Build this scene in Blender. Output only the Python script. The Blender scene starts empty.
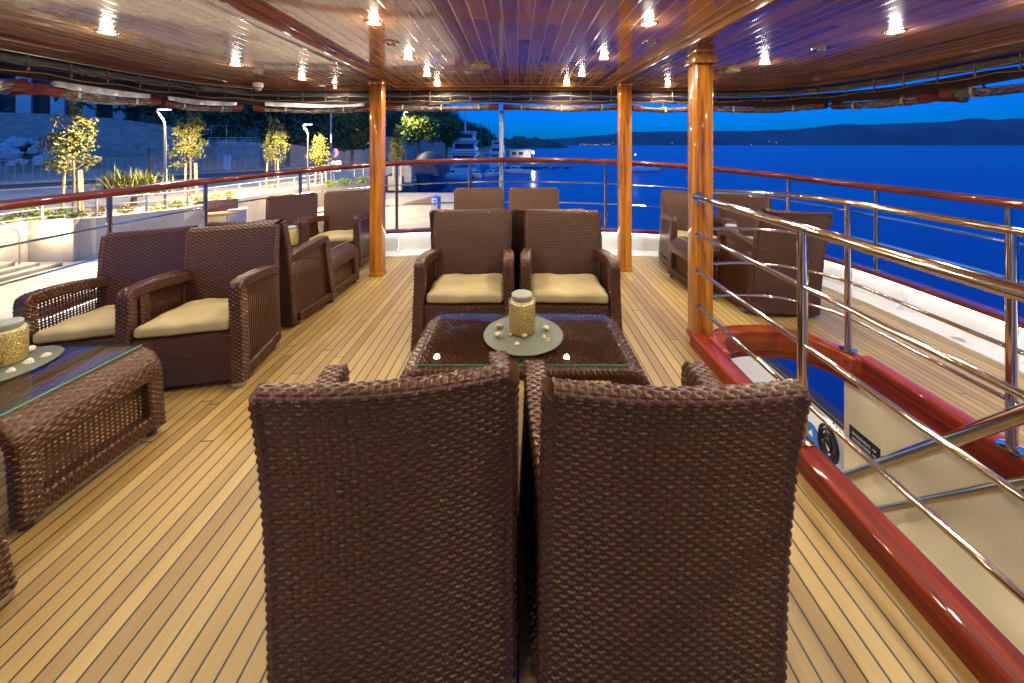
import bpy, bmesh, math, random
import numpy as np
from mathutils import Vector, Matrix, Euler

R = math.radians
SC = bpy.context.scene
COL = SC.collection
random.seed(7)
RNG = np.random.default_rng(7)

# ------------------------------------------------------------------ camera, sky, sun, exposure
FPX, VPX, HY, EYE = 376.0, 518.0, 145.0, 1.45
cam_d = bpy.data.cameras.new('camera')
cam = bpy.data.objects.new('camera', cam_d)
COL.objects.link(cam)
cam.location = (0, 0, EYE)
cam.rotation_euler = (R(90), 0, 0)
cam_d.sensor_width = 36
cam_d.lens = 36 * FPX / 1024
cam_d.shift_x = -(VPX - 512) / 1024
cam_d.shift_y = -(341.5 - HY) / 1024
cam_d.clip_start = 0.05
cam_d.clip_end = 60000
SC.camera = cam

world = bpy.data.worlds.new('World')
SC.world = world
world.use_nodes = True
wt = world.node_tree
wt.nodes.clear()
wo = wt.nodes.new('ShaderNodeOutputWorld')
bg = wt.nodes.new('ShaderNodeBackground')
sky = wt.nodes.new('ShaderNodeTexSky')
sky.sky_type = 'NISHITA'
sky.sun_disc = False
sky.sun_elevation = R(14)
sky.sun_rotation = R(200)
sky.air_density = 1.6
sky.dust_density = 0.2
sky.ozone_density = 5.0
tint = wt.nodes.new('ShaderNodeMix')
tint.data_type = 'RGBA'
tint.blend_type = 'MULTIPLY'
tint.inputs[0].default_value = 1.0
wtc = wt.nodes.new('ShaderNodeTexCoord')
wsx = wt.nodes.new('ShaderNodeSeparateXYZ')
wmr = wt.nodes.new('ShaderNodeMapRange')
wmr.inputs[1].default_value, wmr.inputs[2].default_value = 0.22, 0.75
wmx = wt.nodes.new('ShaderNodeMix')
wmx.data_type = 'RGBA'
wmx.inputs[6].default_value = (0.001, 0.25, 1.55, 1)
wmx.inputs[7].default_value = (0.75, 1.75, 3.1, 1)
wt.links.new(wtc.outputs['Generated'], wsx.inputs[0])
wt.links.new(wsx.outputs[2], wmr.inputs[0])
wt.links.new(wmr.outputs[0], wmx.inputs[0])
wt.links.new(wmx.outputs[2], tint.inputs[7])
wt.links.new(sky.outputs[0], tint.inputs[6])
wt.links.new(tint.outputs[2], bg.inputs[0])
bg.inputs[1].default_value = 0.15
wt.links.new(bg.outputs[0], wo.inputs[0])

sun_d = bpy.data.lights.new('sun', 'SUN')
sun_d.energy = 0.05
sun_d.angle = R(12)
sun_d.color = (0.55, 0.75, 1.0)
sun = bpy.data.objects.new('sun', sun_d)
COL.objects.link(sun)
sun.rotation_euler = (R(60), 0, R(20))

SC.view_settings.view_transform = 'Standard'
SC.view_settings.look = 'None'
SC.view_settings.exposure = 0.0
SC.view_settings.gamma = 1.0
SC.view_settings.use_curve_mapping = False
SC.render.engine = 'CYCLES'
SC.cycles.use_denoising = True
try:
    SC.cycles.denoiser = 'OPENIMAGEDENOISE'
except Exception:
    pass
SC.cycles.max_bounces = 8
SC.cycles.diffuse_bounces = 5
SC.cycles.glossy_bounces = 4
SC.cycles.transparent_max_bounces = 12
SC.cycles.caustics_reflective = False
SC.cycles.caustics_refractive = False
SC.cycles.sample_clamp_indirect = 4.0
SC.cycles.use_light_tree = True

DOWNLIGHT_W = 45.0
WARM = (1.0, 0.90, 0.73)


def at(px, py, d):
    return Vector(((px - VPX) / FPX * d, d, EYE - (py - HY) / FPX * d))


def on(px, py, z):
    d = (EYE - z) * FPX / (py - HY)
    return at(px, py, d)


# ------------------------------------------------------------------ object helpers
def tag(o, label, cat, group=None, kind=None):
    if label: o['label'] = label
    if cat: o['category'] = cat
    if group: o['group'] = group
    if kind: o['kind'] = kind
    return o


def thing(name, label, cat, loc=(0, 0, 0), rot=(0, 0, 0), group=None):
    o = bpy.data.objects.new(name, None)
    o.empty_display_size = 0.1
    COL.objects.link(o)
    o.location = loc
    o.rotation_euler = rot
    return tag(o, label, cat, group)


def copy_thing(root, parent=None):
    c = root.copy()
    COL.objects.link(c)
    c.parent = parent
    for ch in list(root.children):
        copy_thing(ch, c)
    return c


class MB:
    """collects faces; build() links them as one mesh object"""

    def __init__(self):
        self.v, self.f, self.n = [], [], 0
        self.mi, self.sm = [], []

    def add(self, verts, faces, mi=0, smooth=True):
        verts = np.asarray(verts, dtype=np.float64).reshape(-1, 3)
        self.v.append(verts)
        for fa in faces:
            self.f.append(tuple(int(i) + self.n for i in fa))
            self.mi.append(mi)
            self.sm.append(smooth)
        self.n += len(verts)
        return self

    def box(self, c, s, rz=0.0, bev=0.0, mi=0, M=None):
        hx, hy, hz = s[0] / 2, s[1] / 2, s[2] / 2
        if bev > 0:
            bm = bmesh.new()
            bmesh.ops.create_cube(bm, size=1.0)
            for v in bm.verts:
                v.co = Vector((v.co.x * s[0], v.co.y * s[1], v.co.z * s[2]))
            bmesh.ops.bevel(bm, geom=bm.edges[:], offset=bev, segments=2, affect='EDGES', profile=0.6)
            bm.verts.index_update()
            vs = np.array([v.co[:] for v in bm.verts])
            fs = [[v.index for v in f.verts] for f in bm.faces]
            bm.free()
        else:
            vs = np.array([(x, y, z) for x in (-hx, hx) for y in (-hy, hy) for z in (-hz, hz)])
            fs = [(0, 1, 3, 2), (4, 6, 7, 5), (0, 4, 5, 1), (2, 3, 7, 6), (0, 2, 6, 4), (1, 5, 7, 3)]
        if M is None:
            M = Matrix.Rotation(rz, 3, 'Z')
        vs = vs @ np.array(M.to_3x3()).T + np.array(c)
        return self.add(vs, fs, mi, False)

    def tube(self, path, r, n=8, mi=0, caps=True, closed=False):
        P = [Vector(p) for p in path]
        m = len(P)
        rr = r if hasattr(r, '__len__') else [r] * m
        vs = []
        up = None
        for i in range(m):
            a = P[(i - 1) % m] if (i > 0 or closed) else P[i]
            b = P[(i + 1) % m] if (i < m - 1 or closed) else P[i]
            t = (b - a)
            t = t.normalized() if t.length > 1e-9 else Vector((0, 0, 1))
            if up is None:
                up = Vector((0, 0, 1)) if abs(t.z) < 0.9 else Vector((1, 0, 0))
            s = t.cross(up)
            if s.length < 1e-6:
                s = t.cross(Vector((0, 1, 0)))
            s.normalize()
            up = s.cross(t).normalized()
            for k in range(n):
                an = 2 * math.pi * k / n
                vs.append(P[i] + rr[i] * (math.cos(an) * s + math.sin(an) * up))
        fs = []
        rng = m if closed else m - 1
        for i in range(rng):
            j = (i + 1) % m
            for k in range(n):
                l = (k + 1) % n
                fs.append((i * n + k, i * n + l, j * n + l, j * n + k))
        if caps and not closed:
            fs.append(tuple(range(n))[::-1])
            fs.append(tuple(range((m - 1) * n, m * n)))
        return self.add([v[:] for v in vs], fs, mi, True)

    def cyl(self, a, b, r, n=16, mi=0):
        return self.tube([a, b], r, n, mi)

    def lathe(self, prof, n=24, c=(0, 0, 0), mi=0, cap=True):
        vs, fs = [], []
        for (r, z) in prof:
            for k in range(n):
                an = 2 * math.pi * k / n
                vs.append((c[0] + r * math.cos(an), c[1] + r * math.sin(an), c[2] + z))
        for i in range(len(prof) - 1):
            for k in range(n):
                l = (k + 1) % n
                fs.append((i * n + k, i * n + l, (i + 1) * n + l, (i + 1) * n + k))
        if cap:
            fs.append(tuple(range(n))[::-1])
            fs.append(tuple(range((len(prof) - 1) * n, len(prof) * n)))
        return self.add(vs, fs, mi, True)

    def grid(self, pos, closed_u=False, mi=0, flip=False):
        """pos (nv, nu, 3)"""
        nv, nu = pos.shape[:2]
        idx = np.arange(nv * nu).reshape(nv, nu)
        fs = []
        cu = nu if closed_u else nu - 1
        a = idx[:-1, :cu]
        b = np.roll(idx, -1, axis=1)[:-1, :cu]
        c = np.roll(idx, -1, axis=1)[1:, :cu]
        d = idx[1:, :cu]
        q = np.stack([a, b, c, d] if not flip else [d, c, b, a], axis=-1).reshape(-1, 4)
        return self.add(pos.reshape(-1, 3), q.tolist(), mi, True)

    def prism(self, poly, z0, z1, mi=0):
        n = len(poly)
        vs = [(p[0], p[1], z0) for p in poly] + [(p[0], p[1], z1) for p in poly]
        fs = [tuple(range(n))[::-1], tuple(range(n, 2 * n))]
        fs += [(i, (i + 1) % n, n + (i + 1) % n, n + i) for i in range(n)]
        return self.add(vs, fs, mi, False)

    def build(self, name, mats, parent=None, loc=None, rot=None, sharp=38):
        me = bpy.data.meshes.new(name)
        V = np.concatenate(self.v) if self.v else np.zeros((0, 3))
        lens = np.array([len(f) for f in self.f], dtype=np.int32)
        loops = np.array([i for f in self.f for i in f], dtype=np.int32)
        me.vertices.add(len(V))
        me.vertices.foreach_set('co', V.astype(np.float32).ravel())
        me.loops.add(len(loops))
        me.loops.foreach_set('vertex_index', loops)
        me.polygons.add(len(lens))
        st = np.zeros(len(lens), dtype=np.int32)
        if len(lens): st[1:] = np.cumsum(lens)[:-1]
        me.polygons.foreach_set('loop_start', st)
        me.polygons.foreach_set('loop_total', lens)
        me.polygons.foreach_set('material_index', np.array(self.mi, dtype=np.int32))
        me.polygons.foreach_set('use_smooth', np.array(self.sm, dtype=bool))
        me.update(calc_edges=True)
        me.validate()
        if sharp:
            try:
                me.set_sharp_from_angle(angle=R(sharp))
            except Exception:
                pass
        for m in (mats if isinstance(mats, (list, tuple)) else [mats]):
            me.materials.append(m)
        o = bpy.data.objects.new(name, me)
        COL.objects.link(o)
        if parent is not None: o.parent = parent
        if loc is not None: o.location = loc
        if rot is not None: o.rotation_euler = rot
        return o


# ------------------------------------------------------------------ materials
MATS = {}


class NT:
    def __init__(self, name):
        self.m = bpy.data.materials.new(name)
        self.m.use_nodes = True
        self.t = self.m.node_tree
        self.p = self.t.nodes['Principled BSDF']
        self.out = self.t.nodes['Material Output']
        MATS[name] = self.m

    def n(self, typ, **kw):
        x = self.t.nodes.new(typ)
        for k, v in kw.items(): setattr(x, k, v)
        return x

    def l(self, a, b):
        self.t.links.new(a, b)

    def math(self, op, a, b=None, c=None, clamp=False):
        x = self.n('ShaderNodeMath', operation=op, use_clamp=clamp)
        for i, v in enumerate((a, b, c)):
            if v is None: continue
            if isinstance(v, (int, float)): x.inputs[i].default_value = v
            else: self.l(v, x.inputs[i])
        return x.outputs[0]

    def mix(self, fac, a, b, blend='MIX'):
        x = self.n('ShaderNodeMix', data_type='RGBA', blend_type=blend)
        for i, v in ((0, fac), (6, a), (7, b)):
            if isinstance(v, (int, float)): x.inputs[i].default_value = v
            elif isinstance(v, (tuple, list)): x.inputs[i].default_value = (*v[:3], 1)
            else: self.l(v, x.inputs[i])
        return x.outputs[2]

    def coords(self, kind='Object'):
        return self.n('ShaderNodeTexCoord').outputs[kind]

    def mapped(self, vec, scale=(1, 1, 1)):
        x = self.n('ShaderNodeMapping')
        x.inputs['Scale'].default_value = scale
        self.l(vec, x.inputs[0])
        return x.outputs[0]

    def noise(self, vec, scale, detail=3, rough=0.55):
        x = self.n('ShaderNodeTexNoise')
        x.inputs['Scale'].default_value = scale
        x.inputs['Detail'].default_value = detail
        x.inputs['Roughness'].default_value = rough
        if vec is not None: self.l(vec, x.inputs['Vector'])
        return x

    def ramp(self, fac, stops):
        x = self.n('ShaderNodeValToRGB')
        el = x.color_ramp.elements
        while len(el) < len(stops): el.new(0.5)
        for e, (p, c) in zip(el, stops):
            e.position = p
            e.color = (*c[:3], 1)
        self.l(fac, x.inputs[0])
        return x.outputs[0]

    def bump(self, h, strength=0.3, dist=0.01):
        x = self.n('ShaderNodeBump')
        x.inputs['Strength'].default_value = strength
        x.inputs['Distance'].default_value = dist
        self.l(h, x.inputs['Height'])
        self.l(x.outputs[0], self.p.inputs['Normal'])
        return x

    def set(self, **kw):
        for k, v in kw.items():
            s = self.p.inputs[k]
            if hasattr(v, 'is_linked') or hasattr(v, 'links'): self.l(v, s)
            elif isinstance(v, (tuple, list)) and len(v) == 3: s.default_value = (*v, 1)
            else: s.default_value = v
        return self


def plain(name, col, rough=0.5, metal=0.0, vary=0.12, scale=6.0, coat=0.0, bump=0.0, spec=0.5):
    n = NT(name)
    co = n.coords()
    nz = n.noise(co, scale, 4)
    dark = tuple(c * (1 - vary) for c in col)
    lite = tuple(min(1, c * (1 + vary)) for c in col)
    c = n.ramp(nz.outputs[0], [(0.3, dark), (0.7, lite)])
    n.l(c, n.p.inputs['Base Color'])
    n.set(Roughness=rough, Metallic=metal)
    n.p.inputs['Coat Weight'].default_value = coat
    n.p.inputs['Coat Roughness'].default_value = 0.06
    n.p.inputs['Specular IOR Level'].default_value = spec
    if bump: n.bump(n.noise(co, scale * 12, 3).outputs[0], bump, 0.01)
    return n.m


def emitter(name, col, power):
    n = NT(name)
    n.set(**{'Base Color': (0.8, 0.8, 0.8), 'Emission Color': col, 'Emission Strength': power})
    return n.m


def wood(name, dark, mid, lite, axis='Z', rough=0.25, coat=1.0, grain=1.0, coat_rough=0.05):
    n = NT(name)
    co = n.coords()
    sc = {'X': (0.06, 1, 1), 'Y': (1, 0.06, 1), 'Z': (1, 1, 0.06)}[axis]
    mp = n.mapped(co, sc)
    a = n.noise(mp, 26 * grain, 5, 0.6)
    b = n.noise(mp, 5 * grain, 3, 0.5)
    f = n.math('ADD', n.math('MULTIPLY', a.outputs[0], 0.55), n.math('MULTIPLY', b.outputs[0], 0.45))
    c = n.ramp(f, [(0.37, dark), (0.5, mid), (0.63, lite)])
    n.l(c, n.p.inputs['Base Color'])
    n.set(Roughness=rough)
    n.p.inputs['Specular IOR Level'].default_value = 0.2
    n.p.inputs['Coat Weight'].default_value = coat
    n.p.inputs['Coat Roughness'].default_value = coat_rough
    n.bump(a.outputs[0], 0.04, 0.004)
    return n.m


def planks(name, width, cols, gap_col, gap, rough, coat, length=2.4, bump=0.25, wave=0.0, coat_rough=0.05):
    """boards laid along Y, one tone per board, dark or pale seams, a few butt joints"""
    n = NT(name)
    co = n.coords()
    sp = n.n('ShaderNodeSeparateXYZ')
    n.l(co, sp.inputs[0])
    xs = n.math('DIVIDE', sp.outputs[0], width)
    idx = n.math('FLOOR', xs)
    fx = n.math('FRACT', xs)
    wn = n.n('ShaderNodeTexWhiteNoise', noise_dimensions='1D')
    n.l(idx, wn.inputs['W'])
    ys = n.math('ADD', n.math('DIVIDE', sp.outputs[1], length), n.math('MULTIPLY', wn.outputs[0], 7.0))
    iy = n.math('FLOOR', ys)
    fy = n.math('FRACT', ys)
    wn2 = n.n('ShaderNodeTexWhiteNoise', noise_dimensions='2D')
    cb = n.n('ShaderNodeCombineXYZ')
    n.l(idx, cb.inputs[0]); n.l(iy, cb.inputs[1])
    n.l(cb.outputs[0], wn2.inputs['Vector'])
    off = n.n('ShaderNodeVectorMath', operation='ADD')
    sc = n.n('ShaderNodeVectorMath', operation='SCALE')
    n.l(wn2.outputs[1], sc.inputs[0]); sc.inputs[3].default_value = 9.0
    n.l(co, off.inputs[0]); n.l(sc.outputs[0], off.inputs[1])
    mp = n.mapped(off.outputs[0], (1, 0.045, 1))
    a = n.noise(mp, 60, 5, 0.62)
    b = n.noise(mp, 9, 3, 0.5)
    f = n.math('ADD', n.math('MULTIPLY', a.outputs[0], 0.4), n.math('MULTIPLY', b.outputs[0], 0.25))
    f = n.math('ADD', f, n.math('MULTIPLY', wn2.outputs[0], 0.40))
    c = n.ramp(f, [(0.25, cols[0]), (0.5, cols[1]), (0.8, cols[2])])
    st = n.noise(co, 1.3, 4, 0.6)
    c = n.mix(n.math('MULTIPLY', n.math('SUBTRACT', st.outputs[0], 0.45, clamp=True), 0.9, clamp=True), c, tuple(x * 0.72 for x in cols[0]))
    g = gap / width / 2
    ex = n.math('MINIMUM', fx, n.math('SUBTRACT', 1.0, fx))
    gx = n.math('LESS_THAN', ex, g)
    ey = n.math('MINIMUM', fy, n.math('SUBTRACT', 1.0, fy))
    gy = n.math('LESS_THAN', ey, gap / length / 2)
    gm = n.math('MAXIMUM', gx, gy)
    c = n.mix(gm, c, gap_col)
    n.l(c, n.p.inputs['Base Color'])
    n.l(n.math('ADD', n.math('MULTIPLY', a.outputs[0], 0.08), rough), n.p.inputs['Roughness'])
    n.p.inputs['Coat Weight'].default_value = coat
    n.p.inputs['Coat Roughness'].default_value = coat_rough
    edge = n.math('MULTIPLY', n.math('MINIMUM', n.math('MINIMUM', n.math('DIVIDE', ex, g * 2.2), 1.0), n.math('MINIMUM', n.math('DIVIDE', ey, gap / length), 1.0)), 1.0)
    h = n.math('ADD', edge, n.math('MULTIPLY', a.outputs[0], 0.12))
    if wave:
        wv = n.noise(n.mapped(co, (6.0, 1.1, 1)), 1.6, 2)
        tilt = n.math('MULTIPLY', n.math('SUBTRACT', wn.outputs[0], 0.5), n.math('MULTIPLY', fx, wave * 0.6))
        h = n.math('ADD', h, n.math('ADD', n.math('MULTIPLY', wv.outputs[0], wave), tilt))
    n.bump(h, bump, 0.004)
    return n.m


teak = planks('teak_deck', 0.0635, [(0.27, 0.160, 0.047), (0.375, 0.238, 0.070), (0.48, 0.325, 0.108)], (0.008, 0.010, 0.010), 0.0068, 0.42, 0.0, 3.4, 0.18)
ceil_wood = planks('varnished_ceiling', 0.098, [(0.20, 0.060, 0.008), (0.56, 0.205, 0.030), (0.82, 0.390, 0.085)], (0.95, 0.80, 0.50), 0.0085, 0.22, 0.80, 3.1, 0.6, 2.0, 0.04)
amber = wood('amber_varnished_wood', (0.13, 0.032, 0.003), (0.42, 0.140, 0.011), (0.62, 0.255, 0.028), 'Z', 0.3, 0.8, 1.3)
amber_y = wood('amber_varnished_beam', (0.17, 0.050, 0.008), (0.38, 0.135, 0.022), (0.54, 0.22, 0.045), 'Y', 0.22, 1.0)
mahog = wood('red_mahogany', (0.085, 0.008, 0.003), (0.20, 0.019, 0.005), (0.30, 0.040, 0.010), 'Y', 0.4, 0.55, 1.5, 0.03)
mahog.node_tree.nodes['Principled BSDF'].inputs['Specular IOR Level'].default_value = 0.12
mahog_o = wood('orange_mahogany', (0.14, 0.018, 0.004), (0.28, 0.045, 0.008), (0.38, 0.08, 0.014), 'X', 0.3, 0.6)
rail_wood = wood('dark_rail_mahogany', (0.045, 0.006, 0.002), (0.115, 0.014, 0.004), (0.19, 0.03, 0.008), 'Y', 0.4, 0.6, 1.5, 0.04)
fascia = wood('fascia_wood', (0.09, 0.028, 0.008), (0.19, 0.065, 0.016), (0.29, 0.11, 0.03), 'Y', 0.3, 0.8)
white_gel = plain('white_gelcoat', (0.86, 0.86, 0.86), 0.28, vary=0.02, scale=2, coat=0.4)
cream = plain('cream_panel', (0.66, 0.56, 0.37), 0.4, vary=0.06, scale=1.5)
steel = plain('polished_steel', (0.82, 0.74, 0.60), 0.09, 1.0, vary=0.05, scale=8)
brushed = plain('brushed_metal', (0.6, 0.6, 0.58), 0.3, 1.0, vary=0.06)
black_pl = plain('black_plastic', (0.015, 0.015, 0.016), 0.4)
brown_fab = plain('brown_awning_fabric', (0.040, 0.012, 0.008), 0.75, vary=0.2, scale=4, bump=0.15)
maroon = plain('maroon_fabric', (0.14, 0.018, 0.012), 0.7, vary=0.18, scale=10, bump=0.2)
strap_m = plain('beige_webbing', (0.42, 0.35, 0.22), 0.7, vary=0.15, scale=30)
dark_pipe = plain('dark_pipe', (0.035, 0.014, 0.009), 0.35, vary=0.1)
cable_m = plain('pale_cable', (0.35, 0.29, 0.20), 0.45, 0.3, vary=0.2, scale=20)
hook_m = plain('hook_metal', (0.22, 0.17, 0.12), 0.35, 0.8)
cush_m = NT('cream_cushion')
_c = cush_m.noise(cush_m.coords(), 3.0, 3)
_w = cush_m.noise(cush_m.coords(), 14.0, 4)
cush_m.l(cush_m.ramp(_c.outputs[0], [(0.3, (0.40, 0.305, 0.14)), (0.7, (0.47, 0.37, 0.185))]), cush_m.p.inputs['Base Color'])
cush_m.set(Roughness=0.75)
cush_m.bump(cush_m.math('ADD', _w.outputs[0], cush_m.math('MULTIPLY', _c.outputs[0], 2.0)), 0.4, 0.012)
cushion_mat = cush_m.m

wk = NT('brown_wicker')
_o = wk.coords()
_n1 = wk.noise(_o, 90, 2)
_n2 = wk.noise(_o, 3, 2)
_f = wk.math('ADD', wk.math('MULTIPLY', _n1.outputs[0], 0.6), wk.math('MULTIPLY', _n2.outputs[0], 0.4))
wk.l(wk.ramp(_f, [(0.25, (0.045, 0.0155, 0.007)), (0.55, (0.060, 0.021, 0.010)), (0.8, (0.076, 0.029, 0.014))]), wk.p.inputs['Base Color'])
wk.set(Roughness=0.31)
wk.p.inputs['Specular Tint'].default_value = (1.0, 0.82, 0.66, 1)
wk.p.inputs['Specular IOR Level'].default_value = 0.55
wicker = wk.m
wicker_in = plain('dark_wicker_lining', (0.035, 0.016, 0.012), 0.6)

gl = NT('clear_glass')
_tr = gl.n('ShaderNodeBsdfTransparent'); _tr.inputs[0].default_value = (0.97, 0.99, 0.98, 1)
_gs = gl.n('ShaderNodeBsdfGlossy'); _gs.inputs['Roughness'].default_value = 0.01
_fr = gl.n('ShaderNodeFresnel'); _fr.inputs[0].default_value = 1.5
_mx = gl.n('ShaderNodeMixShader')
gl.l(_fr.outputs[0], _mx.inputs[0]); gl.l(_tr.outputs[0], _mx.inputs[1]); gl.l(_gs.outputs[0], _mx.inputs[2])
gl.l(_mx.outputs[0], gl.out.inputs[0])
glass = gl.m
glass_edge = plain('green_glass_edge', (0.10, 0.42, 0.25), 0.1, vary=0.1, coat=0.5)

pv = NT('clear_vinyl')
_tr = pv.n('ShaderNodeBsdfTransparent'); _tr.inputs[0].default_value = (0.75, 0.78, 0.80, 1)
_mx = pv.n('ShaderNodeMixShader'); _lw = pv.n('ShaderNodeLayerWeight'); _lw.inputs[0].default_value = 0.45
_nz = pv.noise(pv.mapped(pv.coords(), (3, 3, 14)), 5, 4)
pv.bump(_nz.outputs[0], 0.8, 0.03)
_st = pv.noise(pv.mapped(pv.coords(), (2.5, 2.5, 30)), 7, 5, .7)
pv.l(pv.ramp(_st.outputs[0], [(0.36, (0.045, 0.020, 0.012)), (0.52, (0.13, 0.085, 0.06)), (0.66, (0.46, 0.40, 0.32))]), pv.p.inputs['Base Color'])
pv.set(Roughness=0.18)
pv.l(pv.math('ADD', 0.72, pv.math('MULTIPLY', _nz.outputs[0], 0.5), clamp=True), _mx.inputs[0])
pv.l(_tr.outputs[0], _mx.inputs[1]); pv.l(pv.p.outputs[0], _mx.inputs[2])
pv.l(_mx.outputs[0], pv.out.inputs[0])
vinyl = pv.m
pv2 = plain('pale_vinyl', (0.50, 0.52, 0.55), 0.22, vary=0.35, scale=9)

gd = NT('gold_mesh_jar')
_v = gd.n('ShaderNodeTexVoronoi'); _v.inputs['Scale'].default_value = 210
gd.l(gd.coords(), _v.inputs['Vector'])
gd.l(gd.ramp(_v.outputs[0], [(0.1, (0.85, 0.66, 0.24)), (0.5, (0.62, 0.45, 0.13)), (0.85, (0.25, 0.17, 0.04))]), gd.p.inputs['Base Color'])
gd.set(Roughness=0.3, Metallic=0.55)
gd.bump(_v.outputs[0], 0.6, 0.004)
gold = gd.m
lid_m = plain('grey_green_lid', (0.30, 0.31, 0.24), 0.45, vary=0.08)
wv = NT('ribbed_placemat')
_w2 = wv.n('ShaderNodeTexWave', wave_type='RINGS', rings_direction='Z'); _w2.inputs['Scale'].default_value = 55
wv.l(wv.coords(), _w2.inputs['Vector'])
wv.l(wv.ramp(_w2.outputs[0], [(0.0, (0.085, 0.095, 0.062)), (1.0, (0.16, 0.17, 0.115))]), wv.p.inputs['Base Color'])
wv.set(Roughness=0.5)
wv.bump(_w2.outputs[0], 0.4, 0.003)
mat_m = wv.m
shell_m = plain('pale_shell', (0.72, 0.62, 0.48), 0.35, vary=0.25, scale=60, coat=0.3)
shell_tan = plain('tan_shell', (0.55, 0.34, 0.16), 0.35, vary=0.35, scale=45, coat=0.3)
lamp_face = emitter('downlight_glow', (1.0, 0.88, 0.66), 14.0)
lamp_ring = plain('downlight_ring', (0.62, 0.58, 0.48), 0.25, 0.9)

# ------------------------------------------------------------------ curves of the ship
NEXP = 4.5


def edge_path(hw, b, y0=2.6, yb=-3.2, ds=0.07):
    """plan outline: up the +x side, round the stern, down the -x side"""
    pts = [(hw, yb)]
    for k in range(0, 2001):
        t = math.pi * k / 2000
        c, s = math.cos(t), math.sin(t)
        pts.append((hw * math.copysign(abs(c) ** (2 / NEXP), c), y0 + b * abs(s) ** (2 / NEXP)))
    pts.append((-hw, yb))
    P = np.array(pts)
    L = np.concatenate([[0], np.cumsum(np.linalg.norm(np.diff(P, axis=0), axis=1))])
    m = int(L[-1] / ds)
    s = np.linspace(0, L[-1], m)
    return np.stack([np.interp(s, L, P[:, 0]), np.interp(s, L, P[:, 1])], 1)


def y_edge(x, hw=3.85, b=2.7, y0=2.6):
    return y0 + b * max(0.0, 1 - abs(x / hw) ** NEXP) ** (1 / NEXP)


def deck_z(x, y=0):
    return -0.0125 * x * x


def rail_z(x):
    return 1.24 - 0.0163 * x * x


def ceil_z(x):
    return 2.255 - 0.004 * x * x


def normals2(P):
    t = np.gradient(P, axis=0)
    t /= np.linalg.norm(t, axis=1)[:, None] + 1e-12
    return np.stack([t[:, 1], -t[:, 0]], 1)   # outward for this direction of travel


def extrude(mb, P, prof, zfun, closed=True, mi=0, flip=False):
    N = normals2(P)
    pr = np.array(prof)
    pos = np.zeros((len(P), len(pr), 3))
    for i in range(len(P)):
        pos[i, :, 0] = P[i, 0] + N[i, 0] * pr[:, 0]
        pos[i, :, 1] = P[i, 1] + N[i, 1] * pr[:, 0]
        pos[i, :, 2] = zfun(P[i, 0], P[i, 1]) + pr[:, 1]
    return mb.grid(pos, closed, mi, flip)


def rrect(w, h, r, cx=0, cz=0, n=4):
    out = []
    for (sx, sz, a0) in ((1, -1, -90), (1, 1, 0), (-1, 1, 90), (-1, -1, 180)):
        for k in range(n + 1):
            a = R(a0 + 90 * k / n)
            out.append((cx + sx * (w / 2 - r) + r * math.cos(a), cz + sz * (h / 2 - r) + r * math.sin(a)))
    return out


def ray_edge(px, hw, b):
    """where the sight line of a column of the photo crosses the plan outline"""
    P = edge_path(hw, b, ds=0.01)
    k = (px - VPX) / FPX
    i = int(np.argmin(np.abs(P[:, 0] - k * P[:, 1]) + (P[:, 1] < 0.3) * 9))
    return P[i]


def clip_path(P, f):
    return np.array([p for p in P if f(p)])


# ------------------------------------------------------------------ deck with the companionway opening
WX0, WX1 = 1.385, 2.30


def well_y(x):
    u = min(1, max(0, (x - WX0) / (WX1 - WX0)))
    return 2.52 + 0.36 * max(0.0, 1 - abs((u - 0.55) / (0.55 if u < 0.55 else 0.45)) ** 2.4) ** 0.5


def sheet(mb, zoff, hw, b, hole=True, zf=deck_z, yb=-3.2, flip=False, dx=0.05):
    xs = list(np.linspace(-hw, hw, 150))
    if hole: xs = sorted(xs + [WX0, WX1] + list(np.linspace(WX0, WX1, 26)))
    for xa, xb in zip(xs[:-1], xs[1:]):
        if xb - xa < 1e-6: continue
        mid = (xa + xb) / 2
        ya0 = yb0 = yb
        if hole and WX0 < mid < WX1:
            ya0, yb0 = well_y(xa), well_y(xb)
        ya1, yb1 = y_edge(xa, hw, b), y_edge(xb, hw, b)
        n = 8
        vs, fs = [], []
        for k in range(n + 1):
            t = k / n
            vs.append((xa, ya0 + (ya1 - ya0) * t, zf(xa) + zoff))
            vs.append((xb, yb0 + (yb1 - yb0) * t, zf(xb) + zoff))
        for k in range(n):
            q = (2 * k, 2 * k + 1, 2 * k + 3, 2 * k + 2)
            fs.append(q[::-1] if flip else q)
        mb.add(vs, fs, 0, True)
    return mb


tag(sheet(MB(), 0.0, 3.84, 2.69).build('deck', teak), None, None, kind='structure')
tag(sheet(MB(), -0.09, 3.84, 2.69, flip=True).build('lower_ceiling', white_gel), None, None, kind='structure')
# white covering board inside the bulwark
P = edge_path(3.85, 2.7)
mb = MB()
NB = normals2(P)
pos = np.zeros((len(P), 5, 3))
for i in range(len(P)):
    for k, (o, z) in enumerate(((-0.30, -0.012), (-0.30, 0.012), (-0.2, 0.013), (-0.1, 0.013), (0.0, 0.012))):
        q = P[i] + NB[i] * o
        pos[i, k] = (q[0], q[1], deck_z(q[0]) + z)
mb.grid(pos)
cb = mb.build('covering_board', white_gel)
tag(cb, None, None, kind='structure')

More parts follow.
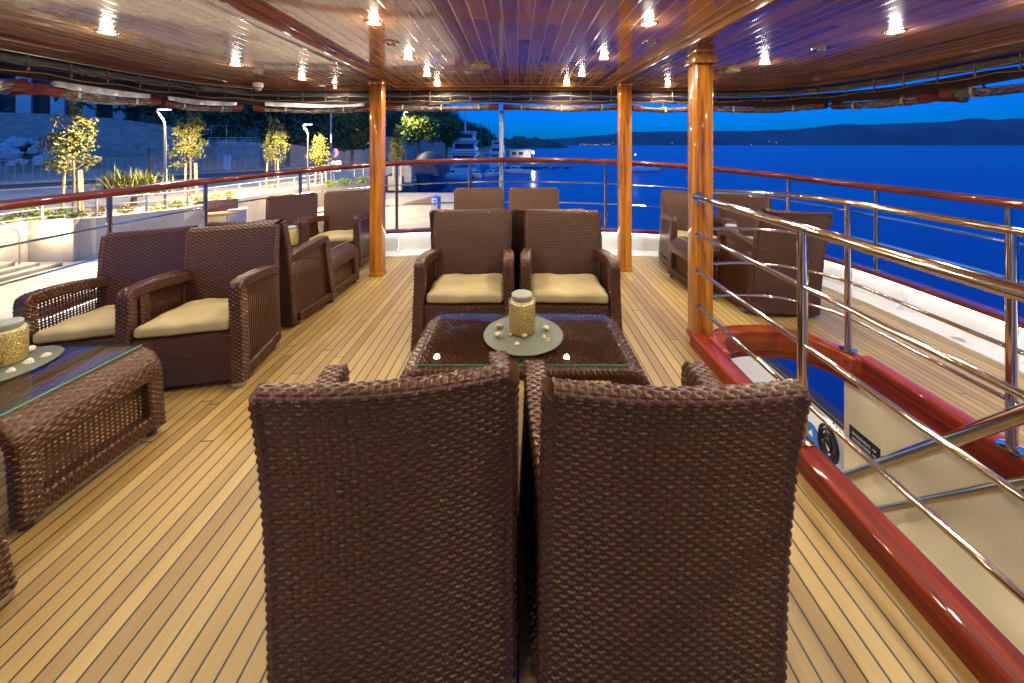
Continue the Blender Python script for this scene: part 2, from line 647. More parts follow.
# bulwark
bw = thing('bulwark', 'low white bulwark with mahogany cap running round the stern deck', 'bulwark')
mb = MB()
extrude(mb, P, [(-0.03, 0.0), (0.05, 0.0), (0.05, 0.24), (-0.03, 0.24)], lambda x, y: deck_z(x) + 0.008)
mb.build('bulwark_panel', white_gel, bw)
mb = MB()
extrude(mb, P, rrect(0.14, 0.045, 0.015, 0.01, 0.272), lambda x, y: deck_z(x))
mb.build('bulwark_cap', rail_wood, bw)
mb = MB()
extrude(mb, P, rrect(0.014, 0.012, 0.004, -0.046, 0.240), lambda x, y: deck_z(x))
mb.build('light_strip', emitter('strip_glow', (1.0, 0.93, 0.80), 11.0), bw)
NP = normals2(P)
for i in range(20, len(P) - 20, 13):
    p, nn = P[i], NP[i]
    mb = MB()
    vs = []
    t = np.array([-nn[1], nn[0]])
    for s in (-0.012, 0.012):
        for (o, z) in ((-0.031, 0.02), (-0.15, 0.02), (-0.07, 0.12), (-0.055, 0.24), (-0.031, 0.24)):
            q = p + nn * o + t * s
            vs.append((q[0], q[1], z + deck_z(p[0])))
    mb.add(vs, [(0, 1, 2, 3, 4), (9, 8, 7, 6, 5)] + [(k, 5 + k, 5 + (k + 1) % 5, (k + 1) % 5) for k in range(5)], 0, False)
    mb.build('bracket', white_gel, bw)
# hull of the lower deck
H2 = edge_path(3.55, 4.0, y0=4.5, ds=0.15)
hb = thing('lower_hull', 'white lower hull bulwark with dark cap rail seen through the stair opening', 'hull')
mb = MB()
extrude(mb, H2, [(-0.04, -3.8), (0.04, -3.8), (0.04, 0.0), (-0.04, 0.0)], lambda x, y: -1.6)
mb.build('hull_panel', white_gel, hb)
mb = MB()
extrude(mb, H2, rrect(0.16, 0.06, 0.015, 0, 0.03), lambda x, y: -1.6)
mb.build('cap_rail', dark_pipe, hb)
mb = MB(); sheet(mb, -2.6, 3.50, 5.6, hole=False, zf=lambda x: 0.0)
tag(mb.build('lower_deck_floor', teak), None, None, kind='structure')

# scuppers
for (px, py) in ((958, 337), (640, 243)):
    q = on(px, py, -0.13)
    m = MB().lathe([(0.045, 0), (0.045, 0.004), (0.03, 0.004), (0.03, 0.001)], 20)
    o = m.build('scupper_drain', brushed, None, (q.x, q.y, deck_z(q.x) + 0.0135))
    tag(o, 'round metal scupper drain in the white covering board ' + ('beside the companionway rail' if px > 800 else 'behind the amber post'), 'drain')

# ------------------------------------------------------------------ ship's railing
RP = edge_path(3.88, 2.72)
rl = thing('ship_railing', 'mahogany topped steel guard rail curving round the stern', 'railing')
mb = MB()
extrude(mb, RP, rrect(0.125, 0.07, 0.028), lambda x, y: rail_z(x))
mb.build('rail_cap', rail_wood, rl)
for dz in (-0.31, -0.595):
    mb = MB()
    mb.tube([(p[0], p[1], rail_z(p[0]) + dz) for p in RP], 0.0105, 8)
    mb.build('rail_rod', steel, rl)
for px in (-190, -40, 110, 206, 300, 397, 470, 606, 700, 789, 876, 1009, 1130, 1400):
    q = ray_edge(px, 3.88, 2.72)
    mb = MB()
    zb = deck_z(q[0]) + 0.29
    mb.cyl((q[0], q[1], zb), (q[0], q[1], rail_z(q[0]) - 0.02), 0.021, 14)
    mb.lathe([(0.045, 0), (0.045, 0.008), (0.024, 0.014)], 16, (q[0], q[1], zb))
    mb.build('stanchion', steel, rl)
# flagstaff
fs = thing('flagstaff', 'slim bluish steel flagstaff standing at the stern behind the farthest chairs', 'flagstaff', (-0.24, 5.48, 0))
MB().cyl((0, 0, 0.25), (0, 0, 1.92), 0.033, 14).build('pole', plain('sky_tinted_steel', (0.35, 0.45, 0.60), 0.25, 0.3), fs)  # blue of the reflected sky is put into the steel's colour
MB().lathe([(0.01, 0), (0.036, 0.015), (0.036, 0.03), (0.01, 0.055)], 14, (0, 0, 1.92)).build('finial', brushed, fs)

# ------------------------------------------------------------------ ceiling, beams, posts
mb = MB(); sheet(mb, 0.0, 3.72, 2.6, hole=False, zf=ceil_z, flip=True)
tag(mb.build('ceiling', ceil_wood), None, None, kind='structure')
mb = MB(); sheet(mb, 0.12, 3.75, 2.63, hole=False, zf=ceil_z)
tag(mb.build('roof_top', white_gel), None, None, kind='structure')
CP = edge_path(3.72, 2.6)
mb = MB()
extrude(mb, CP, [(-0.22, 0.004), (-0.22, -0.02), (-0.205, -0.032), (-0.06, -0.032), (-0.045, -0.052), (0.02, -0.052), (0.035, -0.03), (0.15, -0.04), (0.15, 0.13), (-0.04, 0.13)], lambda x, y: ceil_z(x))
fo = mb.build('ceiling_moulding', fascia)
tag(fo, 'varnished moulding along the edge of the plank ceiling', 'moulding')


def beam(name, a, b, w, h, label):
    a, b = Vector(a), Vector(b)
    d = (b - a)
    t = thing(name, label, 'beam')
    L = d.length
    M = d.to_track_quat('Y', 'Z').to_matrix()
    MB().box((a + b) / 2, (w, L, h), bev=0.008, M=M).build('beam_board', amber_y, t)
    for s in (-1, 1):
        MB().box((a + b) / 2 + M @ Vector((s * (w / 2 + 0.009), 0, h * 0.28)), (0.018, L, h * 0.4), bev=0.005, M=M).build('beam_bead', amber_y, t)
    return t


PIL = [(-1.60, 4.29), (1.255, 4.43), (1.385, 2.86)]
beam('ceiling_beam', (-1.47, -2.5, ceil_z(1.5) - 0.03), (-1.62, 5.12, ceil_z(1.5) - 0.03), 0.10, 0.075, 'brown ceiling beam meeting the post beside the shore side tables')
beam('ceiling_beam', (1.50, -2.5, ceil_z(1.5) - 0.035), (1.20, 5.12, ceil_z(1.3) - 0.035), 0.11, 0.085, 'brown ceiling beam carried by the two seaward posts')


def post(x, y, wx, wy, label, cap):
    t = thing('wooden_post', label, 'post', (x, y, deck_z(x)), group='varnished posts carrying the ceiling')
    zt = ceil_z(x) - deck_z(x) - 0.06
    mb = MB()
    mb.box((0, 0, zt / 2), (wx, wy, zt), bev=0.006)
    if cap:
        pass
    mb.build('shaft', amber, t)
    if cap:
        m = MB()
        zc = zt - 0.105
        m.box((0, 0, zc), (wx + 0.05, wy + 0.05, 0.055), bev=0.006)
        m.box((0, 0, zt - 0.02), (wx + 0.02, wy + 0.02, 0.06), bev=0.006)
        m.build('capital', amber_y, t)
    else:
        MB().box((0, 0, zt - 0.03), (wx + 0.02, wy + 0.02, 0.05), bev=0.006).build('capital', amber_y, t)
    MB().box((0, 0, 0.022), (wx + 0.016, wy + 0.016, 0.044), bev=0.006).build('plinth', mahog_o if cap else amber, t)
    return t


post(*PIL[0], 0.135, 0.135, 'amber varnished post beside the shore side chairs', False)
post(*PIL[1], 0.135, 0.135, 'slim amber post behind the centre chairs, backed by the sea', False)
post(*PIL[2], 0.118, 0.16, 'thick amber post with capital at the companionway railing', True)

# downlights
DL_IN = [(-.94, 2.45), (.86, 2.47), (-1.01, 3.46), (.79, 3.46), (-1.04, 4.3), (.73, 4.3), (-1.06, 4.93), (.64, 4.93)]
DL_OUT = [(-2.81, 2.57), (2.58, 2.57), (2.35, 3.58), (-2.72, 3.62), (-2.54, 4.42), (2.15, 4.42), (1.97, 4.95), (-2.4, 4.93), (2.74, 1.95)]
DL_BACK = [(x, y) for x in (-2.8, -.93, .93, 2.75) for y in (1.45, .35, -.8)]
ring = MB().lathe([(0.043, -0.006), (0.050, -0.010), (0.058, -0.008), (0.060, 0.0)], 28, cap=False)
disc = MB().lathe([(0.001, -0.004), (0.043, -0.004)], 28, cap=False)
dl0 = thing('downlight', None, 'downlight')
disc.build('lens', lamp_face, dl0)
ring.build('bezel', lamp_ring, dl0)
ld = bpy.data.lights.new('downlight_lamp', 'SPOT')
ld.energy = DOWNLIGHT_W
ld.color = WARM
ld.spot_size = R(165)
ld.spot_blend = 0.35
ld.shadow_soft_size = 0.032
ld_out = ld.copy()
ld_out.energy = DOWNLIGHT_W * 1.55
lo = bpy.data.objects.new('bulb', ld)
COL.objects.link(lo)
lo.parent = dl0
lo.location = (0, 0, -0.014)
# the lens also throws a little light sideways, which makes the pools on the planks
gl_d = bpy.data.lights.new('downlight_spill', 'POINT')
gl_d.energy = DOWNLIGHT_W * 0.05
gl_d.color = WARM
gl_d.shadow_soft_size = 0.028
go_ = bpy.data.objects.new('spill', gl_d)
COL.objects.link(go_)
go_.parent = dl0
go_.location = (0, 0, -0.03)
ld_back = ld.copy()
ld_back.energy = DOWNLIGHT_W * 0.72
ld_mid = ld.copy()
ld_mid.energy = DOWNLIGHT_W * 1.05
first = True
for rows, lab in ((DL_IN, 'lit round downlight recessed in the ceiling planks between the two beams'), (DL_OUT, 'lit round downlight recessed in the ceiling planks outside the beams'), (DL_BACK, 'lit round downlight recessed in the ceiling over the near seats')):
    for (x, y) in rows:
        o = dl0 if first else copy_thing(dl0)
        first = False
        o.location = (x, y, ceil_z(x) - 0.002)
        for ch in o.children:
            if ch.type == 'LIGHT' and ch.name.startswith('bulb'):
                ch.data = ld_back if rows is DL_BACK else (ld_out if abs(x) > 1.5 else ld_mid)
        tag(o, lab, 'downlight', 'recessed ceiling downlights')
for (x, y) in ((2.9, 3.5), (2.7, 4.9), (0.8, 2.0), (0.8, 0.8)):  # unseen lamps added to brighten the lower hull and stair wall
    o = copy_thing(dl0)
    o.location = (x, y, deck_z(x) - 0.1)
    tag(o, 'unseen round downlight added under the deck to brighten the stairwell', 'downlight', 'unseen downlights added below the deck')
# unlit speakers, hatch discs, camera dome
for (px, py, lab) in ((821, 47, 'small unlit silver ceiling spot near the seaward moulding'), (391, 44, 'unlit silver ceiling spot beside the shore side beam'), (651, 43, 'unlit silver ceiling spot above the companionway post')):
    q = on(px, py, 2.24)
    m = MB().lathe([(0.001, -0.003), (0.032, -0.003), (0.04, -0.012), (0.062, -0.01), (0.066, 0)], 24, cap=False)
    tag(m.build('ceiling_spot', steel, None, (q.x, q.y, ceil_z(q.x) - 0.001)), lab, 'ceiling spot', 'unlit ceiling spots')
for (px, py, lab) in ((730, 70, 'pale round cover disc on the ceiling behind the thick post'), (481, 67, 'pale round cover disc on the ceiling above the centre chairs')):
    q = on(px, py, 2.24)
    m = MB().lathe([(0.002, -0.024), (0.085, -0.022), (0.095, -0.012), (0.095, 0)], 28, cap=False)
    tag(m.build('ceiling_disc', plain('pale_disc' + str(px), (0.62, 0.50, 0.26), 0.4), None, (q.x, q.y, ceil_z(q.x) - 0.001)), lab, 'ceiling disc')
q = at(258, 84, 4.35)
dm = thing('security_camera', 'white dome security camera under the ceiling edge above the shore promenade', 'security camera', (q.x, q.y, ceil_z(q.x) - 0.05))
MB().lathe([(0.05, 0), (0.055, -0.03), (0.052, -0.05)], 20).build('housing', white_gel, dm)
MB().lathe([(0.046, -0.05), (0.04, -0.075), (0.022, -0.092), (0.002, -0.097)], 20).build('dome', plain('smoked_dome', (0.30, 0.26, 0.2), 0.1), dm)

# ------------------------------------------------------------------ awnings around the canopy edge
FP = edge_path(3.80, 2.66)
tr = thing('awning_track', 'dark canopy track with a pale hooked cord under the ceiling edge', 'awning track')
mb = MB()
extrude(mb, FP, rrect(0.05, 0.085, 0.015, 0.03, -0.085), lambda x, y: ceil_z(x))
mb.build('track_bar', dark_pipe, tr)
mb = MB(); mb.tube([(p[0] * 0.988, p[1] * 0.988, ceil_z(p[0]) - 0.125 + 0.006 * math.sin(i * 0.9)) for i, p in enumerate(FP)], 0.007, 6)
mb.build('cord', cable_m, tr)
mb = MB(); mb.tube([(p[0] * 0.992, p[1] * 0.992, ceil_z(p[0]) - 0.175 - 0.022 * abs(math.sin(i * 0.392))) for i, p in enumerate(FP)], 0.0035, 5)
mb.build('lashing', cable_m, tr)
hk = 0
for i in range(30, len(FP) - 30, 4):
    p = FP[i]
    if p[1] < 1.5: continue
    m = MB()
    x, y, z = p[0] * 0.985, p[1] * 0.985, ceil_z(p[0])
    m.tube([(x, y, z - 0.06), (x, y, z - 0.135), (x * .998, y * .998, z - 0.155), (x, y, z - 0.19)], 0.0055, 6)
    m.box((x, y, z - 0.165), (0.018, 0.018, 0.02), bev=0.004)
    m.build('hook', hook_m, tr)
# valance of brown fabric, three lengths
VP3 = edge_path(3.86, 2.70)


def ribbon(path, top, bot, th):
    """path Nx2, top and bot heights; thin cloth with real thickness"""
    N = normals2(path)
    pos = np.zeros((len(path), 8, 3))
    for i in range(len(path)):
        w = 0.012 * math.sin(i * 0.8) + 0.008 * math.sin(i * 0.31 + 1)
        pr = [(0, top[i]), (w * .5, top[i] * .66 + bot[i] * .34), (w, top[i] * .33 + bot[i] * .67), (w * 1.2, bot[i]), (w * 1.2 + th, bot[i]), (w + th, top[i] * .33 + bot[i] * .67), (w * .5 + th, top[i] * .66 + bot[i] * .34), (th, top[i])]
        for k, (o, z) in enumerate(pr):
            pos[i, k] = (path[i, 0] + N[i, 0] * o, path[i, 1] + N[i, 1] * o, z)
    return MB().grid(pos, True)


def part_of(P, lo, hi):
    return np.array([p for p in P if lo <= math.degrees(math.atan2(p[0], max(p[1], -9))) <= hi and p[1] > -2.5])


for (lo_, hi_, gap, lab) in ((-120, -38.5, 0.0, 'long brown fabric valance gathered under the shore side canopy edge'), (-40, 40, 0.0, 'brown fabric valance gathered across the stern canopy edge'), (38.5, 120, 0.045, 'brown wavy fabric valance under the seaward canopy edge')):
    pp = part_of(VP3, lo_, hi_)
    top = [ceil_z(p[0]) - 0.13 - gap * min(1, i / 25 if lo_ < 0 else (len(pp) - 1 - i) / 25) * (0.6 + 0.5 * math.sin(i * 0.23)) for i, p in enumerate(pp)]
    bot = [ceil_z(p[0]) - 0.235 - 0.022 * math.sin(i * 0.17) - 0.02 * math.sin(i * 0.06 + 2) for i, p in enumerate(pp)]
    tag(ribbon(pp, top, bot, 0.012).build('awning_valance', brown_fab), lab, 'valance', 'brown fabric valances of the canopy')

AW = edge_path(3.87, 2.70, ds=0.02)
ANG = np.degrees(np.arctan2(AW[:, 0], AW[:, 1]))


def px_path(a, b):
    lo = math.degrees(math.atan((a - VPX) / FPX)); hi = math.degrees(math.atan((b - VPX) / FPX))
    pp = AW[(ANG >= lo) & (ANG <= hi) & (AW[:, 1] > 0.2)]
    return pp[::-1]


def awning(a, b, zc, r, nstrap, label, kind, spiral=None):
    pp = px_path(a, b)
    t = thing('rolled_awning', label, 'rolled awning', group='rolled clear awnings under the canopy')
    n = len(pp)
    pos = np.zeros((n, 14, 3))
    N = normals2(pp)
    sd = RNG.random(6) * 6
    zs = []
    for i in range(n):
        s = i / max(1, n - 1)
        sag = -0.025 * math.sin(math.pi * s)
        lump = 1 + 0.08 * math.sin(i * 0.11 + sd[0]) + 0.05 * math.sin(i * 0.37 + sd[1])
        z0 = zc + sag + (rail_z(pp[i, 0]) - 1.24) * 0.28
        zs.append(z0)
        for k in range(14):
            an = 2 * math.pi * k / 14
            rr = r * lump * (1 + 0.12 * math.sin(3 * an + i * 0.11 + sd[2]))
            pos[i, k] = (pp[i, 0] + N[i, 0] * rr * math.cos(an) * 1.1, pp[i, 1] + N[i, 1] * rr * math.cos(an) * 1.1, z0 + rr * math.sin(an) * 0.8)
    mb = MB().grid(pos, True)
    mb.add(pos[0], [tuple(range(14))], 0, True); mb.add(pos[-1], [tuple(range(14))[::-1]], 0, True)
    mb.build('vinyl_roll', vinyl, t)
    if kind:   # a loose pale sheet lying on the roll
        m = n // 12
        pq = pp[m:n - m]
        top = [zs[m + i] + r * 1.5 + 0.012 * math.sin(i * .1) for i in range(len(pq))]
        bot = [zs[m + i] + r * 0.55 for i in range(len(pq))]
        ribbon(pq * 0.985, top, bot, 0.02).build('loose_sheet', pv2, t)
    for k in range(nstrap):
        i = int((k + 0.5) / nstrap * (n - 1))
        c = Vector((pp[i, 0], pp[i, 1], zs[i]))
        nn = Vector((N[i, 0], N[i, 1], 0)); tt = Vector((-nn.y, nn.x, 0))
        pts = []
        for an in (115, 150, 180, 215, 250, 285, 330, 20, 60):
            pts.append(c + nn * math.cos(R(an)) * r * 1.36 + Vector((0, 0, math.sin(R(an)) * r * 1.1)))
        pts[0] = c - nn * (r * 0.9) + Vector((0, 0, 0.17)) + tt * (0.03 if k % 2 else -0.015)
        m = MB(); vs = []; fs = []
        for j, p in enumerate(pts):
            for s in (-0.011, 0.011):
                vs.append(p + tt * s)
            for s in (0.011, -0.011):
                vs.append(p + tt * s + (c - p).normalized() * 0.004)
        for j in range(len(pts) - 1):
            for q in range(4):
                fs.append((j * 4 + q, j * 4 + (q + 1) % 4, j * 4 + 4 + (q + 1) % 4, j * 4 + 4 + q))
        m.add([v[:] for v in vs], fs, 0, False)
        m.build('strap', strap_m, t)
    # fabric sleeves at the ends
    for e in (0, 1):
        L = max(6, int(n * 0.10))
        sl = pos[:L] if e == 0 else pos[-L:]
        cen = sl.mean(axis=1, keepdims=True)
        big = cen + (sl - cen) * 1.12
        if spiral == e:
            d = (pp[0] - pp[6]) if e == 0 else (pp[-1] - pp[-7])
            d = d / np.linalg.norm(d)
            inward = -(N[0] if e == 0 else N[-1])
            ext = []
            base = big[0] if e == 0 else big[-1]
            for k in range(1, 9):
                o = (d * 0.6 + inward * 0.8) * 0.022 * k
                cc = base.mean(axis=0, keepdims=True)
                ext.append(cc + (base - cc) * (1 + 0.05 * math.sin(k)) + np.array([o[0], o[1], -0.003 * k]))
            ext = np.array(ext)
            big = np.concatenate([ext[::-1], big]) if e == 0 else np.concatenate([big, ext])
        mb = MB().grid(big, True)
        mb.add(big[0], [tuple(range(14))], 0, True); mb.add(big[-1], [tuple(range(14))[::-1]], 0, True)
        so = mb.build('fabric_sleeve', maroon, t)
        if spiral == e:
            endl = big[0] if e == 0 else big[-1]
            cc = endl.mean(axis=0)
            pts = []
            dn = (d * 0.6 + inward * 0.8) * 0.006
            for k in range(60):
                f = k / 60
                q = endl[int(k * 14 * 3.5 / 60) % 14]
                pts.append(cc + (q - cc) * (0.15 + 0.8 * f) + np.array([dn[0], dn[1], 0]))
            MB().tube(pts, 0.0035, 5).build('roll_edge', strap_m, so)
    return t


ZA = 1.985
awning(-120, 26, ZA, 0.05, 2, 'rolled clear awning at the forward end of the shore side canopy', False)
awning(40, 158, ZA - 0.012, 0.052, 2, 'rolled clear awning with coiled maroon end above the shore buildings', True, 0)
awning(160, 243, ZA - 0.01, 0.046, 2, 'rolled clear awning with pale loose sheet beside the street lamp', True)
awning(252, 374, ZA, 0.048, 2, 'rolled clear awning below the security camera', True)
awning(384, 500, ZA + 0.006, 0.048, 3, 'rolled clear awning over the moored yachts', False)
awning(503, 622, ZA + 0.006, 0.048, 3, 'rolled clear awning over the far pier', False)
awning(632, 700, ZA, 0.048, 1, 'rolled clear awning between the slim and thick posts', False)
awning(706, 828, ZA, 0.046, 2, 'rolled clear awning beside the thick post, over open sea', False)
awning(832, 936, ZA - 0.01, 0.052, 2, 'rolled clear awning with coiled maroon end over the open sea', False, 1)
awning(944, 1120, ZA, 0.05, 2, 'rolled clear awning at the forward end of the seaward canopy', False)

# ------------------------------------------------------------------ companionway
cw = thing('companionway_coaming', 'glossy red mahogany coaming around the stair opening in the deck', 'coaming')


def along(pts, prof, name, mat, mi=0):
    P2 = np.array(pts)
    mb = MB()
    extrude(mb, P2, prof, lambda x, y: deck_z(x))
    # end caps
    N = normals2(P2)
    for e, rev in ((0, False), (-1, True)):
        ring_ = [(P2[e, 0] + N[e, 0] * o, P2[e, 1] + N[e, 1] * o, deck_z(P2[e, 0]) + z) for (o, z) in prof]
        f = tuple(range(len(prof)))
        mb.add(ring_, [f if not rev else f[::-1]], 0, False)
    return mb.build(name, mat, cw)


side_prof = rrect(0.15, 0.21, 0.03, 0.0, 0.0)
along([(1.322, y) for y in np.linspace(2.76, -1.2, 40)], rrect(0.12, 0.22, 0.02, 0.0, -0.02), 'side_board', mahog)
along([(2.35, y) for y in np.linspace(-1.2, 2.55, 40)], rrect(0.10, 0.16, 0.018, 0.0, 0.01), 'side_board', mahog)
arc = [(x, well_y(x) + 0.035) for x in np.linspace(WX0 - 0.02, WX1 + 0.02, 60)]
along(arc[::-1], rrect(0.11, 0.16, 0.02, 0.0, 0.0), 'end_board', mahog_o)
# inner mahogany skirt and the stair walls
mb = MB()
arc2 = np.array([(x, well_y(x) + 0.01) for x in np.linspace(WX0, WX1, 50)])[::-1]
extrude(mb, arc2, [(-0.012, -0.125), (0.012, -0.125), (0.012, -0.03), (-0.012, -0.03)], lambda x, y: deck_z(x))
mb.build('inner_skirt', mahog_o, cw)
wl = MB().box((2.325, 0.69, -1.37), (0.04, 3.94, 2.46), bev=0.004).build('stair_wall', cream)
tag(wl, 'cream panel wall lining the stairwell below the coaming', 'stair wall')
st = thing('staircase', 'steep wooden stair descending inside the deck opening', 'staircase')
for k in range(11):
    MB().box((1.84, 0.55 + 0.185 * k, -0.23 * (k + 1)), (0.84, 0.21, 0.035), bev=0.006).build('tread', teak, st)
for sx in (1.405, 2.275):
    MB().box((sx, 1.47, -1.43), (0.03, 3.4, 0.16), bev=0.004, M=Matrix.Rotation(-math.atan2(0.23, 0.185), 3, 'X')).build('stringer', mahog, st)
# stair handrails on the cream wall
hr = thing('stair_handrail', 'polished steel double handrail slanting down the cream stair wall', 'handrail')
mb = MB()
a, b = Vector((2.13, 2.75, -1.08)), Vector((2.13, 1.30, 0.66))
mb.tube([a, a.lerp(b, .5), b], 0.03, 14)
mb.build('upper_tube', steel, hr)
a2, b2 = Vector((2.13, 2.75, -1.32)), Vector((2.13, 1.30, 0.36))
MB().tube([a2, a2.lerp(b2, .5), b2], 0.019, 12).build('lower_tube', steel, hr)
for (p, q) in ((a, a2), (b, b2)):
    MB().tube([p.lerp(q, 0), q], 0.014, 10).build('link', steel, hr)
for f in (0.1,):
    pm = a.lerp(b, f)
    MB().tube([pm, pm + Vector((0.18, 0, -0.02))], 0.012, 10).build('wall_bracket', steel, hr)
# direction sign on the stair wall
sg = thing('direction_sign', 'small black direction sign with pale lettering and arrows on the cream stair wall', 'sign', (2.3015, 2.50, -0.56))
MB().box((0, 0, 0), (0.006, 0.22, 0.15), bev=0.002).build('plate', black_pl, sg)
letter = plain('pale_lettering', (0.62, 0.62, 0.55), 0.5)
mb = MB()
rr = random.Random(3)
for row in range(3):
    z = 0.036 - row * 0.036
    y = 0.085
    while y > -0.045:
        w = rr.uniform(0.006, 0.011)
        mb.box((-0.0045, y - w / 2, z), (0.002, w * 0.7, 0.019 if rr.random() > .2 else 0.013))
        y -= w + 0.0025
    mb.box((-0.0045, -0.072, z), (0.002, 0.022, 0.005))
    mb.box((-0.0045, -0.080, z + 0.004), (0.002, 0.012, 0.005), M=Matrix.Rotation(R(45), 3, 'X'))
    mb.box((-0.0045, -0.080, z - 0.004), (0.002, 0.012, 0.005), M=Matrix.Rotation(R(-45), 3, 'X'))
mb.build('lettering', letter, sg)
# rope coil and round sticker on the lower bulwark
rope_m = plain('black_rope', (0.02, 0.02, 0.022), 0.6, vary=0.4, scale=60)
mb = MB()
pts = []
for k in range(240):
    an = k / 240 * 2 * math.pi * 7
    r_ = 0.105 + 0.065 * math.sin(an * 0.37) + 0.01 * math.sin(an * 2)
    pts.append((3.45 - 0.02 * math.sin(an * .17) - 0.02, 4.16 + 0.72 * r_ * math.cos(an), -1.86 + r_ * math.sin(an) * 1.15))
mb.tube(pts, 0.011, 6)
mb.tube([(3.44, 4.12, -1.72), (3.44, 4.10, -1.58)], 0.010, 6)
tag(mb.build('rope_coil', rope_m), 'black rope coil hanging on the white lower bulwark', 'rope')
sk = thing('round_sticker', 'round blue sticker with white boat mark on the lower bulwark', 'sticker', (3.505, 4.49, -2.0))
mb = MB(); mb.cyl((0, 0, 0), (-0.006, 0, 0), 0.13, 32); mb.build('disc', plain('blue_sticker', (0.02, 0.16, 0.55), 0.35), sk)
wm = MB()
wm.add([(-0.008, 0.07, -0.03), (-0.008, -0.07, -0.03), (-0.008, -0.04, -0.06), (-0.008, 0.04, -0.06)], [(0, 1, 2, 3)], 0, False)
wm.add([(-0.008, 0.05, -0.015), (-0.008, -0.03, -0.015), (-0.008, -0.01, 0.065)], [(0, 1, 2)], 0, False)
wm.build('boat_mark', white_gel, sk)

# polished railings of the companionway
rA = thing('companionway_railing', 'straight four bar polished steel railing running from the thick post along the near coaming', 'railing')
xs_ = 1.335
for z, r_ in ((1.06, 0.0235), (0.79, 0.0125), (0.52, 0.0125), (0.255, 0.0125)):
    MB().tube([(xs_, 2.78, z + deck_z(xs_) + .02), (xs_, 1.9, z + deck_z(xs_) + .02), (xs_, 0.9, z + deck_z(xs_) + .02), (xs_, -1.2, z + deck_z(xs_) + .02)], r_, 18).build('top_rail' if z > 1 else 'mid_rail', steel, rA)
    MB().cyl((xs_, 2.785, z + deck_z(xs_) + .02), (xs_, 2.775, z + deck_z(xs_) + .02), r_ * 1.9, 18).build('flange', steel, rA)
for y in (1.765, 0.55, -0.6):
    m = MB().cyl((xs_, y, 0.06), (xs_, y, 1.05), 0.0215, 18)
    m.lathe([(0.05, 0), (0.05, 0.008), (0.024, 0.016)], 18, (xs_, y, 0.07))
    m.build('stanchion', steel, rA)
rB = thing('companionway_railing', 'curved four bar polished steel railing round the far and seaward side of the stair opening', 'railing')
cur = [(1.385, 2.86), (1.5, 2.905), (1.7, 2.955), (1.9, 2.965), (2.08, 2.93), (2.21, 2.83), (2.295, 2.68)]
cur += [(2.325, 2.5), (2.325, 2.2), (2.325, 1.77), (2.325, 1.0), (2.325, -1.2)]
for z, r_ in ((1.115, 0.021), (0.83, 0.0115), (0.56, 0.0115), (0.31, 0.0115)):
    MB().tube([(x, y, z + deck_z(x)) for (x, y) in cur], r_, 16).build('top_rail' if z > 1 else 'mid_rail', steel, rB)
for (x, y) in ((2.30, 2.62), (2.325, 1.77), (2.325, 0.6), (2.325, -0.6)):
    m = MB().cyl((x, y, 0.0), (x, y, 1.10 + deck_z(x)), 0.0205, 18)
    m.lathe([(0.05, 0), (0.05, 0.008), (0.024, 0.016)], 18, (x, y, 0.088 + deck_z(x)))
    m.build('stanchion', steel, rB)

# ------------------------------------------------------------------ wicker
CWD, RH, AMP = 0.0196, 0.0124, 0.0034


def weave_h(U, V):
    r = np.floor(V / RH)
    fv = V / RH - r
    s = np.cos(np.pi * (U / CWD + r))
    hw = 0.80 * s - 0.9 * np.abs(2 * fv - 1) ** 3.2
    k = np.round(U / CWD)
    du = np.abs(U / CWD - k)
    hq = np.where(du < 0.26, -0.12 * s - 0.42 - 0.4 * (du / 0.26) ** 4, -2.0)
    return AMP * np.maximum(np.maximum(hw, hq), -1.3)


def displaced(pos, U, V, closed=False, out=None):
    """push a grid along its normals by the weave; OUT: a point function telling the outer side"""
    if closed:
        du = np.roll(pos, -1, axis=1) - np.roll(pos, 1, axis=1)
    else:
        du = np.gradient(pos, axis=1)
    dv = np.gradient(pos, axis=0)
    n = np.cross(du, dv)
    n /= np.linalg.norm(n, axis=-1, keepdims=True) + 1e-12
    sgn = np.sign(np.mean(np.sum(n * (pos - out), axis=-1))) or 1.0
    return pos + n * sgn * weave_h(U, V)[..., None], sgn < 0


def steps(L, cell, per, even=False):
    c = max(2, int(round(L / cell)))
    if even and c % 2: c += 1
    return c


def ribbon_weave(mb, path, xw, q, out, axis=(1, 0, 0), deform=None):
    """a woven strip: PATH points carry it along v, it is XW wide along AXIS"""
    P = np.array(path, dtype=float)
    L = np.concatenate([[0], np.cumsum(np.linalg.norm(np.diff(P, axis=0), axis=1))])
    rows = steps(L[-1], RH, 0)
    cells = steps(xw, CWD, 0)
    nv, nu = rows * q[1] + 1, cells * q[0] + 1
    s = np.linspace(0, L[-1], nv)
    C = np.stack([np.interp(s, L, P[:, k]) for k in range(3)], 1)
    u = np.linspace(-xw / 2, xw / 2, nu)
    pos = C[:, None, :] + u[None, :, None] * np.array(axis)
    U = np.broadcast_to(np.linspace(0, cells * CWD, nu)[None, :], (nv, nu))
    V = np.broadcast_to(np.linspace(0, rows * RH - 1e-6, nv)[:, None], (nv, nu))
    if deform: pos = deform(pos)
    d, fl = displaced(pos, U, V, False, np.array(out))
    mb.grid(d, False, 0, fl)


